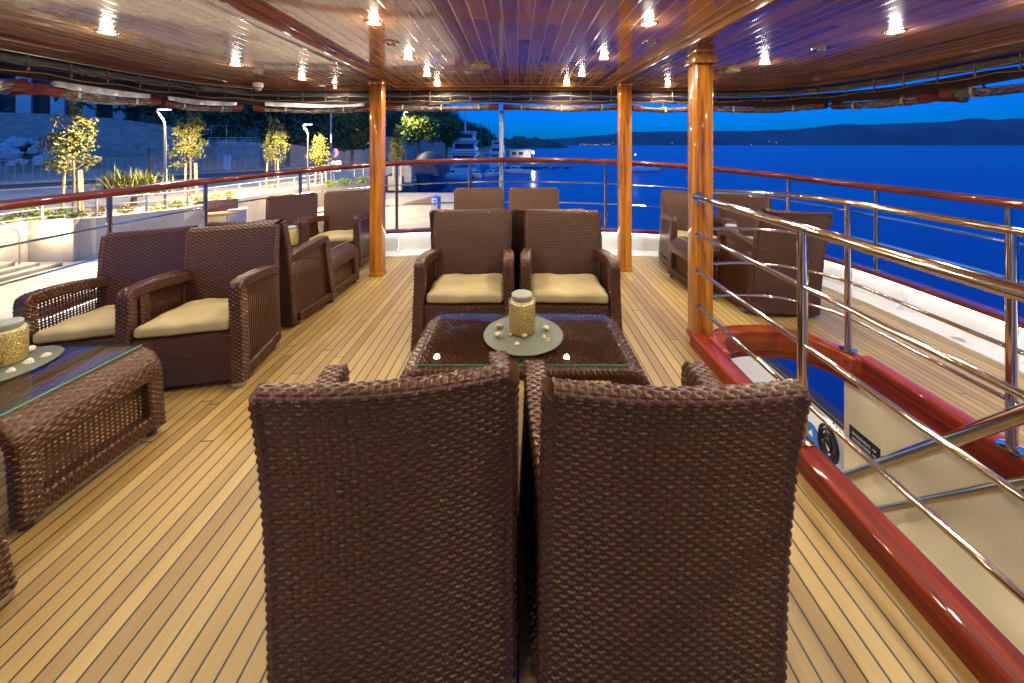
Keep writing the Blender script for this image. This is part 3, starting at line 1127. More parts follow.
def sweep_weave(mb, path, w, t, A, q, r=0.014, deform=None, caps=True):
    """a woven bar: rounded W x T section swept along PATH; A is the direction of W"""
    P = np.array(path, dtype=float)
    L = np.concatenate([[0], np.cumsum(np.linalg.norm(np.diff(P, axis=0), axis=1))])
    rows = steps(L[-1], RH, 0)
    sec = np.array(rrect(w, t, min(r, t / 2 - .001, w / 2 - .001)) + [rrect(w, t, min(r, t / 2 - .001, w / 2 - .001))[0]])
    SL = np.concatenate([[0], np.cumsum(np.linalg.norm(np.diff(sec, axis=0), axis=1))])
    cells = steps(SL[-1], CWD, 0, True)
    nv, nu = rows * q[1] + 1, cells * q[0]
    s = np.linspace(0, L[-1], nv)
    C = np.stack([np.interp(s, L, P[:, k]) for k in range(3)], 1)
    T = np.gradient(C, axis=0)
    T /= np.linalg.norm(T, axis=1)[:, None]
    A = np.array(A, dtype=float)
    B = np.cross(T, A)
    B /= np.linalg.norm(B, axis=1)[:, None]
    u = np.linspace(0, SL[-1], nu, endpoint=False)
    sx, sy = np.interp(u, SL, sec[:, 0]), np.interp(u, SL, sec[:, 1])
    pos = C[:, None, :] + sx[None, :, None] * A + sy[None, :, None] * B[:, None, :]
    U = np.broadcast_to(np.linspace(0, cells * CWD, nu, endpoint=False)[None, :], (nv, nu))
    V = np.broadcast_to(np.linspace(0, rows * RH - 1e-6, nv)[:, None], (nv, nu))
    if deform: pos = deform(pos)
    cen = pos.mean(axis=1, keepdims=True)
    d, fl = displaced(pos, U, V, True, cen)
    mb.grid(d, True, 0, fl)
    if caps:
        mb.add(d[0], [tuple(range(nu))], 0, False)
        mb.add(d[-1], [tuple(range(nu))[::-1]], 0, False)


def smooth_path(pts, n=40):
    P = [Vector(p) for p in pts]
    P = [P[0] * 2 - P[1]] + P + [P[-1] * 2 - P[-2]]
    out = []
    m = len(P) - 3
    for i in range(m):
        p0, p1, p2, p3 = P[i:i + 4]
        for k in range(n):
            t = k / n
            out.append(0.5 * (2 * p1 + (p2 - p0) * t + (2 * p0 - 5 * p1 + 4 * p2 - p3) * t * t + (3 * p1 - p0 - 3 * p2 + p3) * t ** 3))
    out.append(P[-2])
    return [tuple(v) for v in out]


def lattice(mb, org, a, b, la, lb, pa, pb, w, th):
    """open strips: along a every PB, along b every PA"""
    org, a, b = Vector(org), Vector(a).normalized(), Vector(b).normalized()
    n = a.cross(b)
    M = Matrix((a, b, n)).transposed()
    k = pa / 2
    while k < la:
        mb.box(org + a * k + b * lb / 2, (w, lb, th), M=M)
        k += pa
    k = pb / 2
    i = 0
    while k < lb:
        mb.box(org + a * la / 2 + b * k + n * th * 0.62, (la, w * 0.9, th), M=M)
        k += pb


def pillow(lx, ly, lz, puff, seed, n=22, r=0.028):
    bm = bmesh.new()
    bmesh.ops.create_cube(bm, size=2.0)
    bmesh.ops.subdivide_edges(bm, edges=bm.edges[:], cuts=n, use_grid_fill=True)
    rs = np.random.default_rng(seed)
    ph = rs.random(8) * 6.28
    for v in bm.verts:
        p = v.co
        h = Vector((lx / 2, ly / 2, lz / 2))
        q = Vector((p.x * h.x, p.y * h.y, p.z * h.z))
        inner = Vector((h.x - r, h.y - r, h.z - r * 0.95))
        c = Vector((max(-inner.x, min(inner.x, q.x)), max(-inner.y, min(inner.y, q.y)), max(-inner.z, min(inner.z, q.z))))
        d = q - c
        if d.length > 1e-6: q = c + d.normalized() * r
        e = (1 - abs(p.x) ** 3) * (1 - abs(p.y) ** 3)
        if p.z > 0.2:
            q.z += puff * e + 0.004 * math.sin(p.x * 5 + ph[0]) * math.sin(p.y * 4 + ph[1]) + 0.002 * math.sin(p.x * 11 + p.y * 7 + ph[2])
        q.x += 0.004 * math.sin(p.y * 4 + ph[3]); q.y += 0.004 * math.sin(p.x * 5 + ph[4])
        v.co = q
    mb = MB()
    bm.verts.index_update()
    mb.add([v.co[:] for v in bm.verts], [[v.index for v in f.verts] for f in bm.faces])
    bm.free()
    return mb


HT = 0.90   # height of the back


def lean(z):
    f = max(0.0, min(1.0, z / HT))
    return 0.080 * (1 - f ** 3.0)


def bulge(pos):
    x = pos[..., 0] / 0.32
    z = np.clip(pos[..., 2] / HT, 0, 1)
    pos[..., 1] -= 0.026 * (1 - x ** 2) * (0.35 + 0.65 * z)
    pos[..., 2] -= 0.006 * (1 - x ** 2) * np.clip((z - 0.8) / 0.2, 0, 1)
    return pos


def make_chair(q):
    t = thing('wicker_armchair', None, 'armchair')
    TH = 0.024
    # back: up the front face, over the top, down the rear
    mb = MB()
    path = []
    for z in np.linspace(0.26, HT - TH, 30): path.append((0, lean(z) + TH + 0.008, z))
    for a in np.linspace(0, 180, 12)[1:-1]: path.append((0, lean(HT) + (TH + 0.008) * math.cos(R(a)) - 0.0, HT - TH + TH * math.sin(R(a))))
    for z in np.linspace(HT - TH, 0.03, 36): path.append((0, lean(z) - TH, z))
    ribbon_weave(mb, path, 0.598, q, (0, 0.06, 0.45), deform=bulge)
    for s in (-1, 1):
        pth = [(s * 0.305, lean(z) + 0.004, z) for z in np.linspace(0.03, HT - 0.022, 40)]
        sweep_weave(mb, pth, 0.036, 0.062, (1, 0, 0), q, 0.016, deform=bulge)
    mb.build('backrest', wicker, t)
    # arms
    for s in (-1, 1):
        mb = MB()
        xa = s * 0.312
        pth = smooth_path([(xa * .90, 0.04, 0.545), (xa * .94, 0.15, 0.572), (xa * .98, 0.30, 0.594), (xa, 0.42, 0.604), (xa, 0.508, 0.606), (xa, 0.529, 0.602), (xa, 0.537, 0.586), (xa * 1.002, 0.540, 0.55), (xa * 1.005, 0.542, 0.46), (xa * 1.03, 0.556, 0.25), (xa * 1.05, 0.58, 0.028)], 14)
        sweep_weave(mb, pth, 0.078, 0.070, (1, 0, 0), q, 0.012)
        sweep_weave(mb, [(xa * .97, 0.12, 0.065), (xa * 1.045, 0.56, 0.065)], 0.066, 0.07, (1, 0, 0), q, 0.012)
        ao = mb.build('armrest', wicker, t)
        lm = MB()
        lattice(lm, (xa * 1.02, 0.10, 0.10), (0, 1, 0), (0, 0, 1), 0.42, 0.46, 0.0215, 0.0180, 0.0098, 0.004)
        lm.build('side_lattice', wicker, ao)
    # seat box
    mb = MB()
    ribbon_weave(mb, [(0, 0.575, 0.035), (0, 0.555, 0.31), (0, 0.54, 0.326)], 0.56, q, (0, 0.3, 0.2))
    ribbon_weave(mb, [(0, 0.54, 0.326), (0, 0.08, 0.322)], 0.56, (2, 2), (0, 0.3, 0.1))
    mb.box((0, 0.32, 0.29), (0.545, 0.44, 0.05))
    for s in (-1, 1):
        mb.box((s * 0.276, 0.32, 0.19), (0.008, 0.44, 0.25))
    mb.build('seat_base', wicker, t)
    po = pillow(0.545, 0.475, 0.072, 0.016, 5).build('seat_cushion', cushion_mat, t, (0, 0.335, 0.364), (R(2.5), 0, 0))
    for (x, y) in ((-0.30, 0.15), (0.30, 0.15), (-0.325, 0.585), (0.325, 0.585)):
        MB().box((x, y, 0.015), (0.07, 0.045, 0.03), bev=0.004).build('foot', brushed, t)
    return t


def place_on_deck(o, x, y, yaw):
    sl = math.atan(-0.025 * x)
    o.location = (x, y, deck_z(x) + 0.001)
    M = Matrix.Rotation(-sl, 3, 'Y') @ Matrix.Rotation(R(yaw), 3, 'Z')
    o.rotation_euler = M.to_euler()
    return o


QH, QL = (8, 5), (4, 3)
chair_hi = make_chair(QH)
chair_lo = make_chair(QL)
GC = 'brown wicker armchairs set around low tables'
# x, y of the top of the back, yaw (0 = facing the stern), detail, label
CH = [
    (-0.300, 0.905, 7.7, 1, 'wicker armchair seen from behind, nearest pair, on the side away from the companionway'),
    (0.3615, 0.88, 0.3, 1, 'wicker armchair seen from behind, nearest pair, beside the companionway railing'),
    (-0.375, 3.20, 180, 0, 'cream cushioned wicker armchair behind the centre table, farther from the companionway'),
    (0.37, 3.20, 179, 0, 'cream cushioned wicker armchair behind the centre table, nearer the thick post'),
    (-0.44, 3.275, 0.0, 0, 'wicker armchair facing the stern, back to back behind the centre pair, shoreward'),
    (0.26, 3.275, 0.0, 0, 'wicker armchair facing the stern, back to back behind the centre pair, seaward'),
    (-0.49, 4.87, 180, 0, 'farthest centre wicker armchair, in front of the quay pedestals'),
    (0.20, 4.87, 180, 0, 'farthest centre wicker armchair, in front of the pier lamp'),
    (-2.74, 2.88, 187, 0, 'wicker armchair at the shore rail, outermost behind the near glass table'),
    (-2.11, 2.86, 187, 0, 'wicker armchair behind the near shore side table, next to the aisle'),
    (-2.14, 3.02, -4, 0, 'wicker armchair seen side on, back to back with the aisle chair'),
    (-2.95, 5.03, 184, 0, 'wicker armchair in the shore side stern corner, by the gold jar'),
    (-2.22, 5.06, 180, 0, 'wicker armchair with cream cushion partly behind the shore side post'),
    (2.17, 4.98, 176, 0, 'wicker armchair in the seaward stern corner, between slim and thick posts'),
    (2.88, 4.92, 172, 0, 'wicker armchair in the seaward stern corner, partly hidden by the thick post'),
    (2.355, 3.25, 3, 0, 'wicker armchair seen from behind through the companionway rails'),
    (-2.0, 0.63, 0, 1, 'wicker armchair cut by the picture edge in front of the shore side glass table'),
]
used = {0: False, 1: False}
for (x, y, yaw, hi, lab) in CH:
    src = chair_hi if hi else chair_lo
    o = src if not used[hi] else copy_thing(src)
    used[hi] = True
    place_on_deck(o, x, y, yaw)
    if abs(x - 2.355) < 1e-6: o.scale = (1, 1, 1.06)
    if hi and x < -0.2 and x > -1: o.scale = (0.965, 1, 1)
    tag(o, lab, 'armchair', GC)


def make_table(q):
    t = thing('wicker_table', None, 'coffee table')
    W, D, Z = 1.18, 0.57, 0.438
    mb = MB()
    c = 0.105
    pth = [(-W / 2 + .028, 0, Z - c - .045), (-W / 2 + .028, 0, Z - c - .03)]
    for a in np.linspace(180, 90, 10): pth.append((-W / 2 + .028 + c + c * math.cos(R(a)), 0, Z - .03 - c + c * math.sin(R(a))))
    pth += [(-x, y, z) for (x, y, z) in pth[::-1]]
    sweep_weave(mb, pth, D, 0.06, (0, 1, 0), q, 0.026)
    mb.build('table_top', wicker, t)
    for s in (-1, 1):
        m = MB()
        for e in (-1, 1):
            sweep_weave(m, [(s * (W / 2 - .03), e * (D / 2 - .045), 0.345), (s * (W / 2 - .026), e * (D / 2 - .045), 0.03)], 0.075, 0.062, (0, 1, 0), q, 0.014)
        sweep_weave(m, [(s * (W / 2 - .028), -D / 2 + .06, 0.07), (s * (W / 2 - .028), D / 2 - .06, 0.07)], 0.062, 0.075, (1, 0, 0), q, 0.014)
        fo = m.build('end_frame', wicker, t)
        lm = MB()
        lattice(lm, (s * (W / 2 - .045), -D / 2 + .07, 0.09), (0, 1, 0), (0, 0, 1), D - .14, 0.25, 0.0205, 0.0180, 0.0085, 0.0035)
        lm.build('end_lattice', wicker, fo)
        for e in (-1, 1):
            MB().lathe([(0.022, 0), (0.022, 0.022), (0.014, 0.03)], 14, (s * (W / 2 - .04), e * (D / 2 - .05), 0)).build('foot', black_pl, fo)
    g = MB()
    x, y, z0, z1 = 0.495, 0.262, Z + 0.005, Z + 0.0125
    vs = [(sx * x, sy * y, z) for z in (z0, z1) for (sx, sy) in ((-1, -1), (1, -1), (1, 1), (-1, 1))]
    g.add(vs, [(4, 5, 6, 7)], 0, False)
    g.add(vs, [(0, 1, 5, 4), (1, 2, 6, 5), (2, 3, 7, 6), (3, 0, 4, 7)], 1, False)
    g.build('glass_sheet', [glass, glass_edge], t)
    return t


tb0 = make_table(QL)
TZ = 0.4520
TB = [(0.025, 1.975, 0, 'low wicker table with glass top between the nearest and centre armchairs'),
      (-2.455, 1.745, -4, 'low glass topped wicker table before the shore side pair, cut by the picture edge'),
      (-2.33, 3.86, -4, 'low wicker table in the shore side group near the stern, behind the side on chair'),
      (2.30, 4.04, 4, 'low wicker table in the seaward stern group, behind the thick post')]
tabs = []
for i, (x, y, yaw, lab) in enumerate(TB):
    o = tb0 if i == 0 else copy_thing(tb0)
    place_on_deck(o, x, y, yaw)
    tag(o, lab, 'coffee table', 'low wicker tables with glass tops')
    tabs.append(o)


def jar(x, y, zf, label, tx, mat=True):
    t = thing('candle_jar', label, 'candle jar', (x, y, zf), group='gold jars on the tables')
    t.scale = (1.06, 1.06, 1.1)
    MB().lathe([(0.055, 0), (0.064, 0.006), (0.066, 0.02), (0.066, 0.135), (0.060, 0.15), (0.050, 0.156)], 36).build('jar_body', gold, t)
    MB().lathe([(0.050, 0.154), (0.053, 0.160), (0.053, 0.178), (0.048, 0.183), (0.02, 0.184)], 32).build('jar_lid', lid_m, t)
    MB().tube([(0.067 * math.cos(a), 0.067 * math.sin(a), 0.147 + 0.002 * math.sin(5 * a)) for a in np.linspace(0, 2 * math.pi, 40)], 0.0025, 6).build('wire_collar', brushed, t)
    return t


def tz(i, x, y):
    """height of table i's glass at a point"""
    tx = TB[i][0]
    sl = math.tan(math.atan(-0.025 * tx))
    return deck_z(tx) + TZ + sl * (x - tx)


def placemat(x, y, i, label):
    sl = math.atan(-0.025 * TB[i][0])
    o = MB().lathe([(0.002, 0.0055), (0.20, 0.0055), (0.208, 0.004), (0.21, 0.001), (0.208, 0.0)], 64).build('placemat', mat_m, None, (x, y, tz(i, x, y) + 0.001), (0, -sl, 0))
    return tag(o, label, 'placemat')


placemat(0.028, 1.985, 0, 'round grey green ribbed placemat under the gold jar on the centre table')
jar(0.022, 2.005, tz(0, .022, 2) + 0.0075, 'gold mesh candle jar with grey lid on the centre table', 0.025)
placemat(-2.50, 1.80, 1, 'round grey green ribbed placemat on the shore side glass table, cut by the picture edge')
jar(-2.52, 1.85, tz(1, -2.52, 1.85) + 0.0075, 'gold mesh candle jar cut by the picture edge on the shore side table', -2.4)
jar(-2.43, 4.02, tz(2, -2.43, 4.02) + 0.003, 'gold mesh candle jar on the table in the shore side stern group', -2.3)
jar(2.30, 4.06, tz(3, 2.3, 4.06) + 0.003, 'gold mesh candle jar seen beside the thick post', 2.3)


def shell(px, py, i, size, kind, label, seed):
    q = on(px, py, tz(i, 0 if i == 0 else -2.3, 0) + 0.008)
    mb = MB()
    rs = random.Random(seed)
    if kind == 'snail':
        pts, rr = [], []
        for k in range(40):
            f = k / 39
            an = f * 2 * math.pi * 2.6
            ra = size * 0.42 * (1 - f) ** 1.2
            pts.append((ra * math.cos(an), ra * math.sin(an), size * (0.32 + 0.55 * f)))
            rr.append(size * (0.42 * (1 - f) + 0.06))
        mb.tube(pts, rr, 10)
    else:   # a ribbed half shell lying face down
        n, m = 25, 8
        pos = np.zeros((m, n, 3))
        for a in range(m):
            for b in range(n):
                f = a / (m - 1); an = R(-100 + 200 * b / (n - 1))
                rr = size * (0.05 + 0.75 * f) * (1 + 0.04 * math.cos(b * math.pi))
                pos[a, b] = (rr * math.sin(an), rr * math.cos(an) - size * 0.3, size * 0.52 * (1 - f ** 2.2) + 0.001)
        mb.grid(pos)
    o = mb.build('seashell', shell_tan if kind == 'snail' and rs.random() < .35 else shell_m, None, (q.x, q.y, tz(i, q.x, q.y) + 0.0075), (0, 0, rs.random() * 6))
    return tag(o, label, 'seashell', 'seashells on the placemats')


on_c = 'on the centre placemat'
shell(499, 328, 0, 0.026, 'snail', 'largest tan whorled seashell at the shoreward rim of the centre placemat', 1)
shell(498, 336.5, 0, 0.026, 'snail', 'pale whorled seashell just in front of the largest one on the centre placemat', 2)
shell(510, 335.5, 0, 0.014, 'snail', 'tiny dark whorled seashell close to the shoreward foot of the centre jar', 3)
shell(524.5, 337.5, 0, 0.024, 'snail', 'round pale seashell directly in front of the centre jar', 4)
shell(517.5, 344, 0, 0.017, 'fan', 'small white flat seashell at the near rim of the centre placemat', 5)
shell(545.5, 329.5, 0, 0.024, 'snail', 'pale whorled seashell at the seaward side of the centre jar', 6)
shell(543.5, 337, 0, 0.021, 'fan', 'smaller of two white flat seashells at the seaward rim of the centre placemat', 7)
shell(548, 340, 0, 0.024, 'fan', 'larger of two white flat seashells at the seaward rim of the centre placemat', 8)
shell(30, 349, 1, 0.034, 'snail', 'large tan seashell farthest back on the shore side placemat', 9)
shell(45, 355, 1, 0.026, 'fan', 'white flat seashell at the far rim of the shore side placemat', 10)
shell(28, 361, 1, 0.034, 'fan', 'large white seashell in the middle of the shore side placemat', 11)
shell(10, 370, 1, 0.026, 'fan', 'white flat seashell at the near rim of the shore side placemat', 12)

# ================================================================== outside
ZS, ZQ, ZP = -5.2, -3.75, -2.05
# sea
n = NT('sea_water')
_co = n.coords()
_w1 = n.noise(n.mapped(_co, (0.55, 1.0, 1)), 0.35, 4, 0.55)
_w2 = n.noise(n.mapped(_co, (0.006, 0.035, 1)), 0.8, 4, 0.55)
n.set(**{'Base Color': (0.002, 0.030, 0.16), 'Roughness': 0.25, 'IOR': 1.33, 'Specular IOR Level': 0.22})
n.l(n.ramp(_w2.outputs[0], [(0.3, (0.001, 0.022, 0.13)), (0.7, (0.004, 0.052, 0.23))]), n.p.inputs['Base Color'])
n.l(n.math('ADD', 0.08, n.math('MULTIPLY', _w2.outputs[0], 0.34)), n.p.inputs['Roughness'])
n.bump(n.math('ADD', _w1.outputs[0], n.math('MULTIPLY', _w2.outputs[0], 2.0)), 0.22, 0.5)
sea_m = n.m
mb = MB()
mb.add([(-40000, -20000, ZS), (40000, -20000, ZS), (40000, 40000, ZS), (-40000, 40000, ZS)], [(0, 1, 2, 3)], 0, False)
tag(mb.build('sea', sea_m), None, None, kind='structure')

# far mountains and headland
hill_m = plain('haze_tinted_hills', (0.07, 0.10, 0.14), 0.95, vary=0.25, scale=0.0012)  # distance haze put into the hill colour as a blue tint
head_m = plain('headland_scrub', (0.05, 0.075, 0.06), 0.95, vary=0.5, scale=0.02)


def ridge(name, d, pts, depth, mat, rough=0.04, n=160):
    """a range of hills seen over the water: PTS (px, py of the crest) at distance D, real slopes in depth"""
    pos = np.zeros((12, n, 3))
    pxs = np.linspace(pts[0][0], pts[-1][0], n)
    cr = np.interp(pxs, [p[0] for p in pts], [p[1] for p in pts])
    rs = np.random.default_rng(11)
    nz = np.convolve(rs.standard_normal(n + 8), np.ones(9) / 9, 'valid')
    for i in range(n):
        for k in range(12):
            f = k / 11
            dd = d - depth / 2 + depth * f
            q = at(pxs[i], cr[i], d)
            h = (q.z - ZS) * (1 + rough * nz[i] * 3)
            prof = math.sin(math.pi * min(1, f * 1.0)) ** 0.8
            wob = 1 + 0.10 * math.sin(i * 0.35 + k * 1.3) * math.sin(math.pi * f) + 0.08 * math.sin(i * .9 + k)
            pos[k, i] = ((pxs[i] - VPX) / FPX * d * (1 + (f - .5) * .02), dd, ZS - 5 + (h + 5) * prof * (wob if 0.3 < f < .95 and abs(f - .5) > .06 else 1))
    o = MB().grid(pos).build(name, mat, sharp=None)
    return tag(o, None, None, kind='structure')


ridge('mountains', 9000, [(380, 139), (470, 138.5), (545, 139), (585, 135.5), (640, 132), (700, 131.5), (770, 130), (840, 126.5), (890, 123.5), (960, 121), (1030, 119.5), (1200, 117), (1500, 120), (1900, 126)], 2600, hill_m)
ridge('headland', 900, [(490, 141), (505, 137.5), (515, 136), (525, 137), (540, 139), (552, 140.5), (560, 143), (566, 145.5)], 160, head_m, 0.08, 80)

# ground: promenade terrace
def paved(name, a, b, joint, scale, bw, rh, rough=0.75):
    n = NT(name)
    br = n.n('ShaderNodeTexBrick')
    br.inputs['Scale'].default_value = scale
    br.inputs['Brick Width'].default_value = bw
    br.inputs['Row Height'].default_value = rh
    br.inputs['Mortar Size'].default_value = 0.012
    br.inputs['Color1'].default_value = (*a, 1)
    br.inputs['Color2'].default_value = (*b, 1)
    br.inputs['Mortar'].default_value = (*joint, 1)
    co = n.coords()
    n.l(co, br.inputs['Vector'])
    st = n.noise(co, 0.6, 5, 0.65)
    c = n.mix(n.math('MULTIPLY', n.math('SUBTRACT', st.outputs[0], 0.42, clamp=True), 2.2, clamp=True), br.outputs[0], tuple(x * 0.62 for x in b))
    n.l(c, n.p.inputs['Base Color'])
    n.set(Roughness=rough)
    n.bump(br.outputs[1], -0.2, 0.01)
    return n.m


stone = paved('pale_paving', (0.44, 0.39, 0.31), (0.38, 0.34, 0.27), (0.2, 0.18, 0.15), 1.0, 0.9, 0.6)
quay_m = paved('quay_stone', (0.62, 0.52, 0.36), (0.54, 0.45, 0.31), (0.36, 0.30, 0.22), 1.0, 1.5, 0.75, 0.7)
wall_m = plain('pale_render', (0.54, 0.47, 0.35), 0.8, vary=0.2, scale=0.7, bump=0.15)
rough_stone = NT('rough_stone')
_v = rough_stone.n('ShaderNodeTexVoronoi'); _v.inputs['Scale'].default_value = 1.8
rough_stone.l(rough_stone.mapped(rough_stone.coords(), (1, 1, 1.6)), _v.inputs['Vector'])
_g = rough_stone.noise(rough_stone.coords(), 0.5, 5)
_cc = rough_stone.mix(rough_stone.math('MULTIPLY', _v.outputs[0], 0.9, clamp=True), (0.56, 0.53, 0.48), (0.30, 0.28, 0.25))
_cc = rough_stone.mix(rough_stone.math('MULTIPLY', _g.outputs[0], 0.6), _cc, (0.16, 0.15, 0.13))
rough_stone.l(_cc, rough_stone.p.inputs['Base Color'])
rough_stone.set(Roughness=0.9)
rough_stone.bump(_v.outputs[0], 0.6, 0.08)
rough_stone = rough_stone.m
asph = plain('asphalt', (0.06, 0.06, 0.065), 0.7, vary=0.2, scale=0.5)
soil = plain('planter_gravel', (0.34, 0.29, 0.22), 0.9, vary=0.25, scale=3)
paint_w = plain('road_paint', (0.7, 0.7, 0.68), 0.6)
dirt = plain('scrub_ground', (0.26, 0.25, 0.21), 0.95, vary=0.4, scale=0.15)

QUAY = [(-40, -30), (-4.25, -30), (-4.25, 41), (-20, 41), (-40, 41)]
mb = MB(); mb.prism(QUAY, ZS - 2, ZQ)
tag(mb.build('quay', quay_m), None, None, kind='structure')
EDGE = [(-21.3, -30), (-21.3, 16.4), (-19.3, 17.2), (-17.6, 19.8), (-16.8, 29), (-15.6, 40), (-15.2, 44), (-18, 62), (-20, 80), (-21, 110), (-12, 170), (-6, 300)]
mb = MB(); mb.prism([(-400, -30)] + [] + EDGE + [(-400, 300)][:1] , ZS - 2, ZP)
tag(mb.build('promenade', stone), None, None, kind='structure')
road_near = [(-60, 15), (-43, 27), (-33, 40), (-24, 56), (-17.5, 70), (-19, 95), (-21, 120)]
road_near = [(-75, 8), (-42, 25), (-33, 38), (-26, 52), (-22, 66), (-21.5, 80), (-23, 100), (-21, 122)]


def strip_between(A, B, z, name, mat):
    pos = np.array([[(a[0], a[1], z), (b[0], b[1], z)] for a, b in zip(A, B)])
    return MB().grid(pos).build(name, mat, sharp=None)


def offset(A, o):
    P2 = np.array(A, dtype=float)
    t = np.gradient(P2, axis=0); t /= np.linalg.norm(t, axis=1)[:, None]
    return P2 + np.stack([-t[:, 1], t[:, 0]], 1) * o


tag(strip_between(road_near, offset(road_near, 8.0), ZP + 0.004, 'road', asph), None, None, kind='structure')
for o_, w_ in ((0.35, 0.14), (4.0, 0.12), (7.6, 0.14)):
    tag(strip_between(offset(road_near, o_), offset(road_near, o_ + w_), ZP + 0.009, 'road_markings', paint_w), None, None, kind='structure')
kb = MB()
for o_ in (-0.16, 8.02):
    A, B = offset(road_near, o_), offset(road_near, o_ + 0.15)
    pos = np.array([[(a[0], a[1], ZP), (a[0], a[1], ZP + 0.13), (b[0], b[1], ZP + 0.13), (b[0], b[1], ZP)] for a, b in zip(A, B)])
    kb.grid(pos)
tag(kb.build('kerb', stone), None, None, kind='structure')


# hillside terrain
def sm(x):
    x = np.clip(x, 0, 1)
    return x * x * (3 - 2 * x)


RFAR = offset(road_near, 10.5)


def hill_h(x, y):
    d = np.min([np.hypot(x - p[0], y - p[1]) for p in RF2], axis=0)
    return -2.3 + 3.2 * sm((d - 3) / 16) + 7.0 * sm((d - 20) / 14) + 26 * sm((d - 30) / 60)


RF2 = []
for a, b in zip(RFAR[:-1], RFAR[1:]):
    for k in range(10): RF2.append(a + (b - a) * k / 10)
RF2.append(np.array([-14, 170.0])); RF2.append(np.array([-17, 145.0])); RF2.append(np.array([-10, 200.0])); RF2.append(np.array([-6, 240.0]))
n1, n2 = 60, 40
pos = np.zeros((n2, n1, 3))
line = np.array(list(RFAR) + [(-16, 150), (-13, 175), (-9, 205), (-6, 245)])
LL = np.concatenate([[0], np.cumsum(np.linalg.norm(np.diff(line, axis=0), axis=1))])
sL = np.linspace(0, LL[-1], n1)
base = np.stack([np.interp(sL, LL, line[:, k]) for k in (0, 1)], 1)
for i in range(n1):
    for k in range(n2):
        o_ = 100 * (k / (n2 - 1)) ** 1.3
        f = 1 - i / n1
        x, y = base[i, 0] - o_ * (0.72), base[i, 1] + o_ * 0.69
        h = -2.3 + 3.4 * sm((o_ - 2) / 15) + 3.8 * sm((o_ - 17.5) / 3.5) + 24 * sm((o_ - 24) / 60)
        h *= 1.0
        h += 0.5 * math.sin(x * 0.3) * math.sin(y * 0.27) * min(1, o_ / 10)
        pos[k, i] = (x, y, h)
HILLP = pos
tag(MB().grid(pos).build('hillside', dirt, sharp=None), None, None, kind='structure')


def hill_pt(i, k):
    return HILLP[int(k), int(i)]


# leaf helper
def leaf_mat(name, a, b, c):
    n = NT(name)
    nz = n.noise(n.coords(), 1.7, 4)
    nz2 = n.noise(n.coords(), 16, 2)
    f = n.math('ADD', n.math('MULTIPLY', nz.outputs[0], 0.6), n.math('MULTIPLY', nz2.outputs[0], 0.4))
    n.l(n.ramp(f, [(0.35, a), (0.5, b), (0.65, c)]), n.p.inputs['Base Color'])
    n.set(Roughness=0.6)
    return n.m


leaf_dark = leaf_mat('dark_leaves', (0.018, 0.040, 0.016), (0.040, 0.082, 0.026), (0.080, 0.13, 0.036))
leaf_mid = leaf_mat('green_leaves', (0.035, 0.075, 0.012), (0.075, 0.13, 0.018), (0.14, 0.19, 0.03))
leaf_young = leaf_mat('young_leaves', (0.05, 0.065, 0.015), (0.12, 0.12, 0.02), (0.20, 0.17, 0.03))
bark = plain('bark', (0.20, 0.14, 0.09), 0.9, vary=0.3, scale=8)
stake_m = plain('pale_stake', (0.55, 0.38, 0.18), 0.7, vary=0.15, scale=5)


def leaves(mb, C, size, rs):
    """small folded leaf faces at the points C"""
    N = len(C)
    d1 = rs.standard_normal((N, 3)); d1 /= np.linalg.norm(d1, axis=1)[:, None]
    d2 = np.cross(d1, rs.standard_normal((N, 3))); d2 /= np.linalg.norm(d2, axis=1)[:, None]
    s = size * (0.6 + 0.8 * rs.random(N))[:, None]
    v = np.stack([C - d1 * s, C + d2 * s * 0.45, C + d1 * s, C - d2 * s * 0.45], 1).reshape(-1, 3)
    idx = np.arange(N * 4).reshape(N, 4)
    mb.add(v, idx.tolist(), 0, False)


def crown_points(rs, n, clumps, spread, c0, rad):
    """points gathered in clumps inside an ellipsoid RAD about C0"""
    cc = rs.standard_normal((clumps, 3)); cc /= np.linalg.norm(cc, axis=1)[:, None]
    cc = cc * (rs.random((clumps, 1)) ** 0.4) * np.array(rad) + np.array(c0)
    i = rs.integers(0, clumps, n)
    return cc[i] + rs.standard_normal((n, 3)) * spread, cc


def young_tree(px, pyb, pyt, zb, seed, stakes, label, lean_=0.0, wide=0.42):
    q = on(px, pyb, zb)
    H = (EYE - (pyt - HY) / FPX * q.y) - zb
    t = thing('young_tree', label, 'tree', (q.x, q.y, zb), group='young staked trees along the promenade')
    rs = np.random.default_rng(seed)
    mb = MB()
    mb.tube([(0, 0, 0), (0.03, 0.02, H * .3), (0.0, 0, H * .6), (lean_, 0, H * .95)], [0.06, 0.05, 0.035, 0.012], 8)
    pts, cc = crown_points(rs, 2400, 46, 0.16, (lean_ * .5, 0, H * 0.66), (H * wide * .36, H * wide * .36, H * 0.33))
    # narrow towards the top
    f = np.clip((pts[:, 2] / H - 0.42) / 0.6, 0, 1)
    pts[:, :2] *= (1.15 - 0.7 * f)[:, None]
    for c in cc[::2]:
        c = np.array(c); ff = np.clip((c[2] / H - 0.42) / 0.6, 0, 1); c[:2] *= (1.15 - .7 * ff)
        z0 = max(H * .38, c[2] - H * 0.16)
        mb.tube([(0, 0, z0), tuple(c * 0.5 + np.array((0, 0, z0)) * .5), tuple(c)], [0.018, 0.012, 0.006], 5)
    mb.build('trunk', bark, t)
    m = MB(); leaves(m, pts, 0.088, rs)
    m.build('crown', leaf_young, t, sharp=None)
    for (sx, sy) in stakes:
        MB().tube([(sx, sy, 0), (sx * 0.8, sy * .8, H * 0.38)], 0.06, 8).build('stake', stake_m, t)
    return t


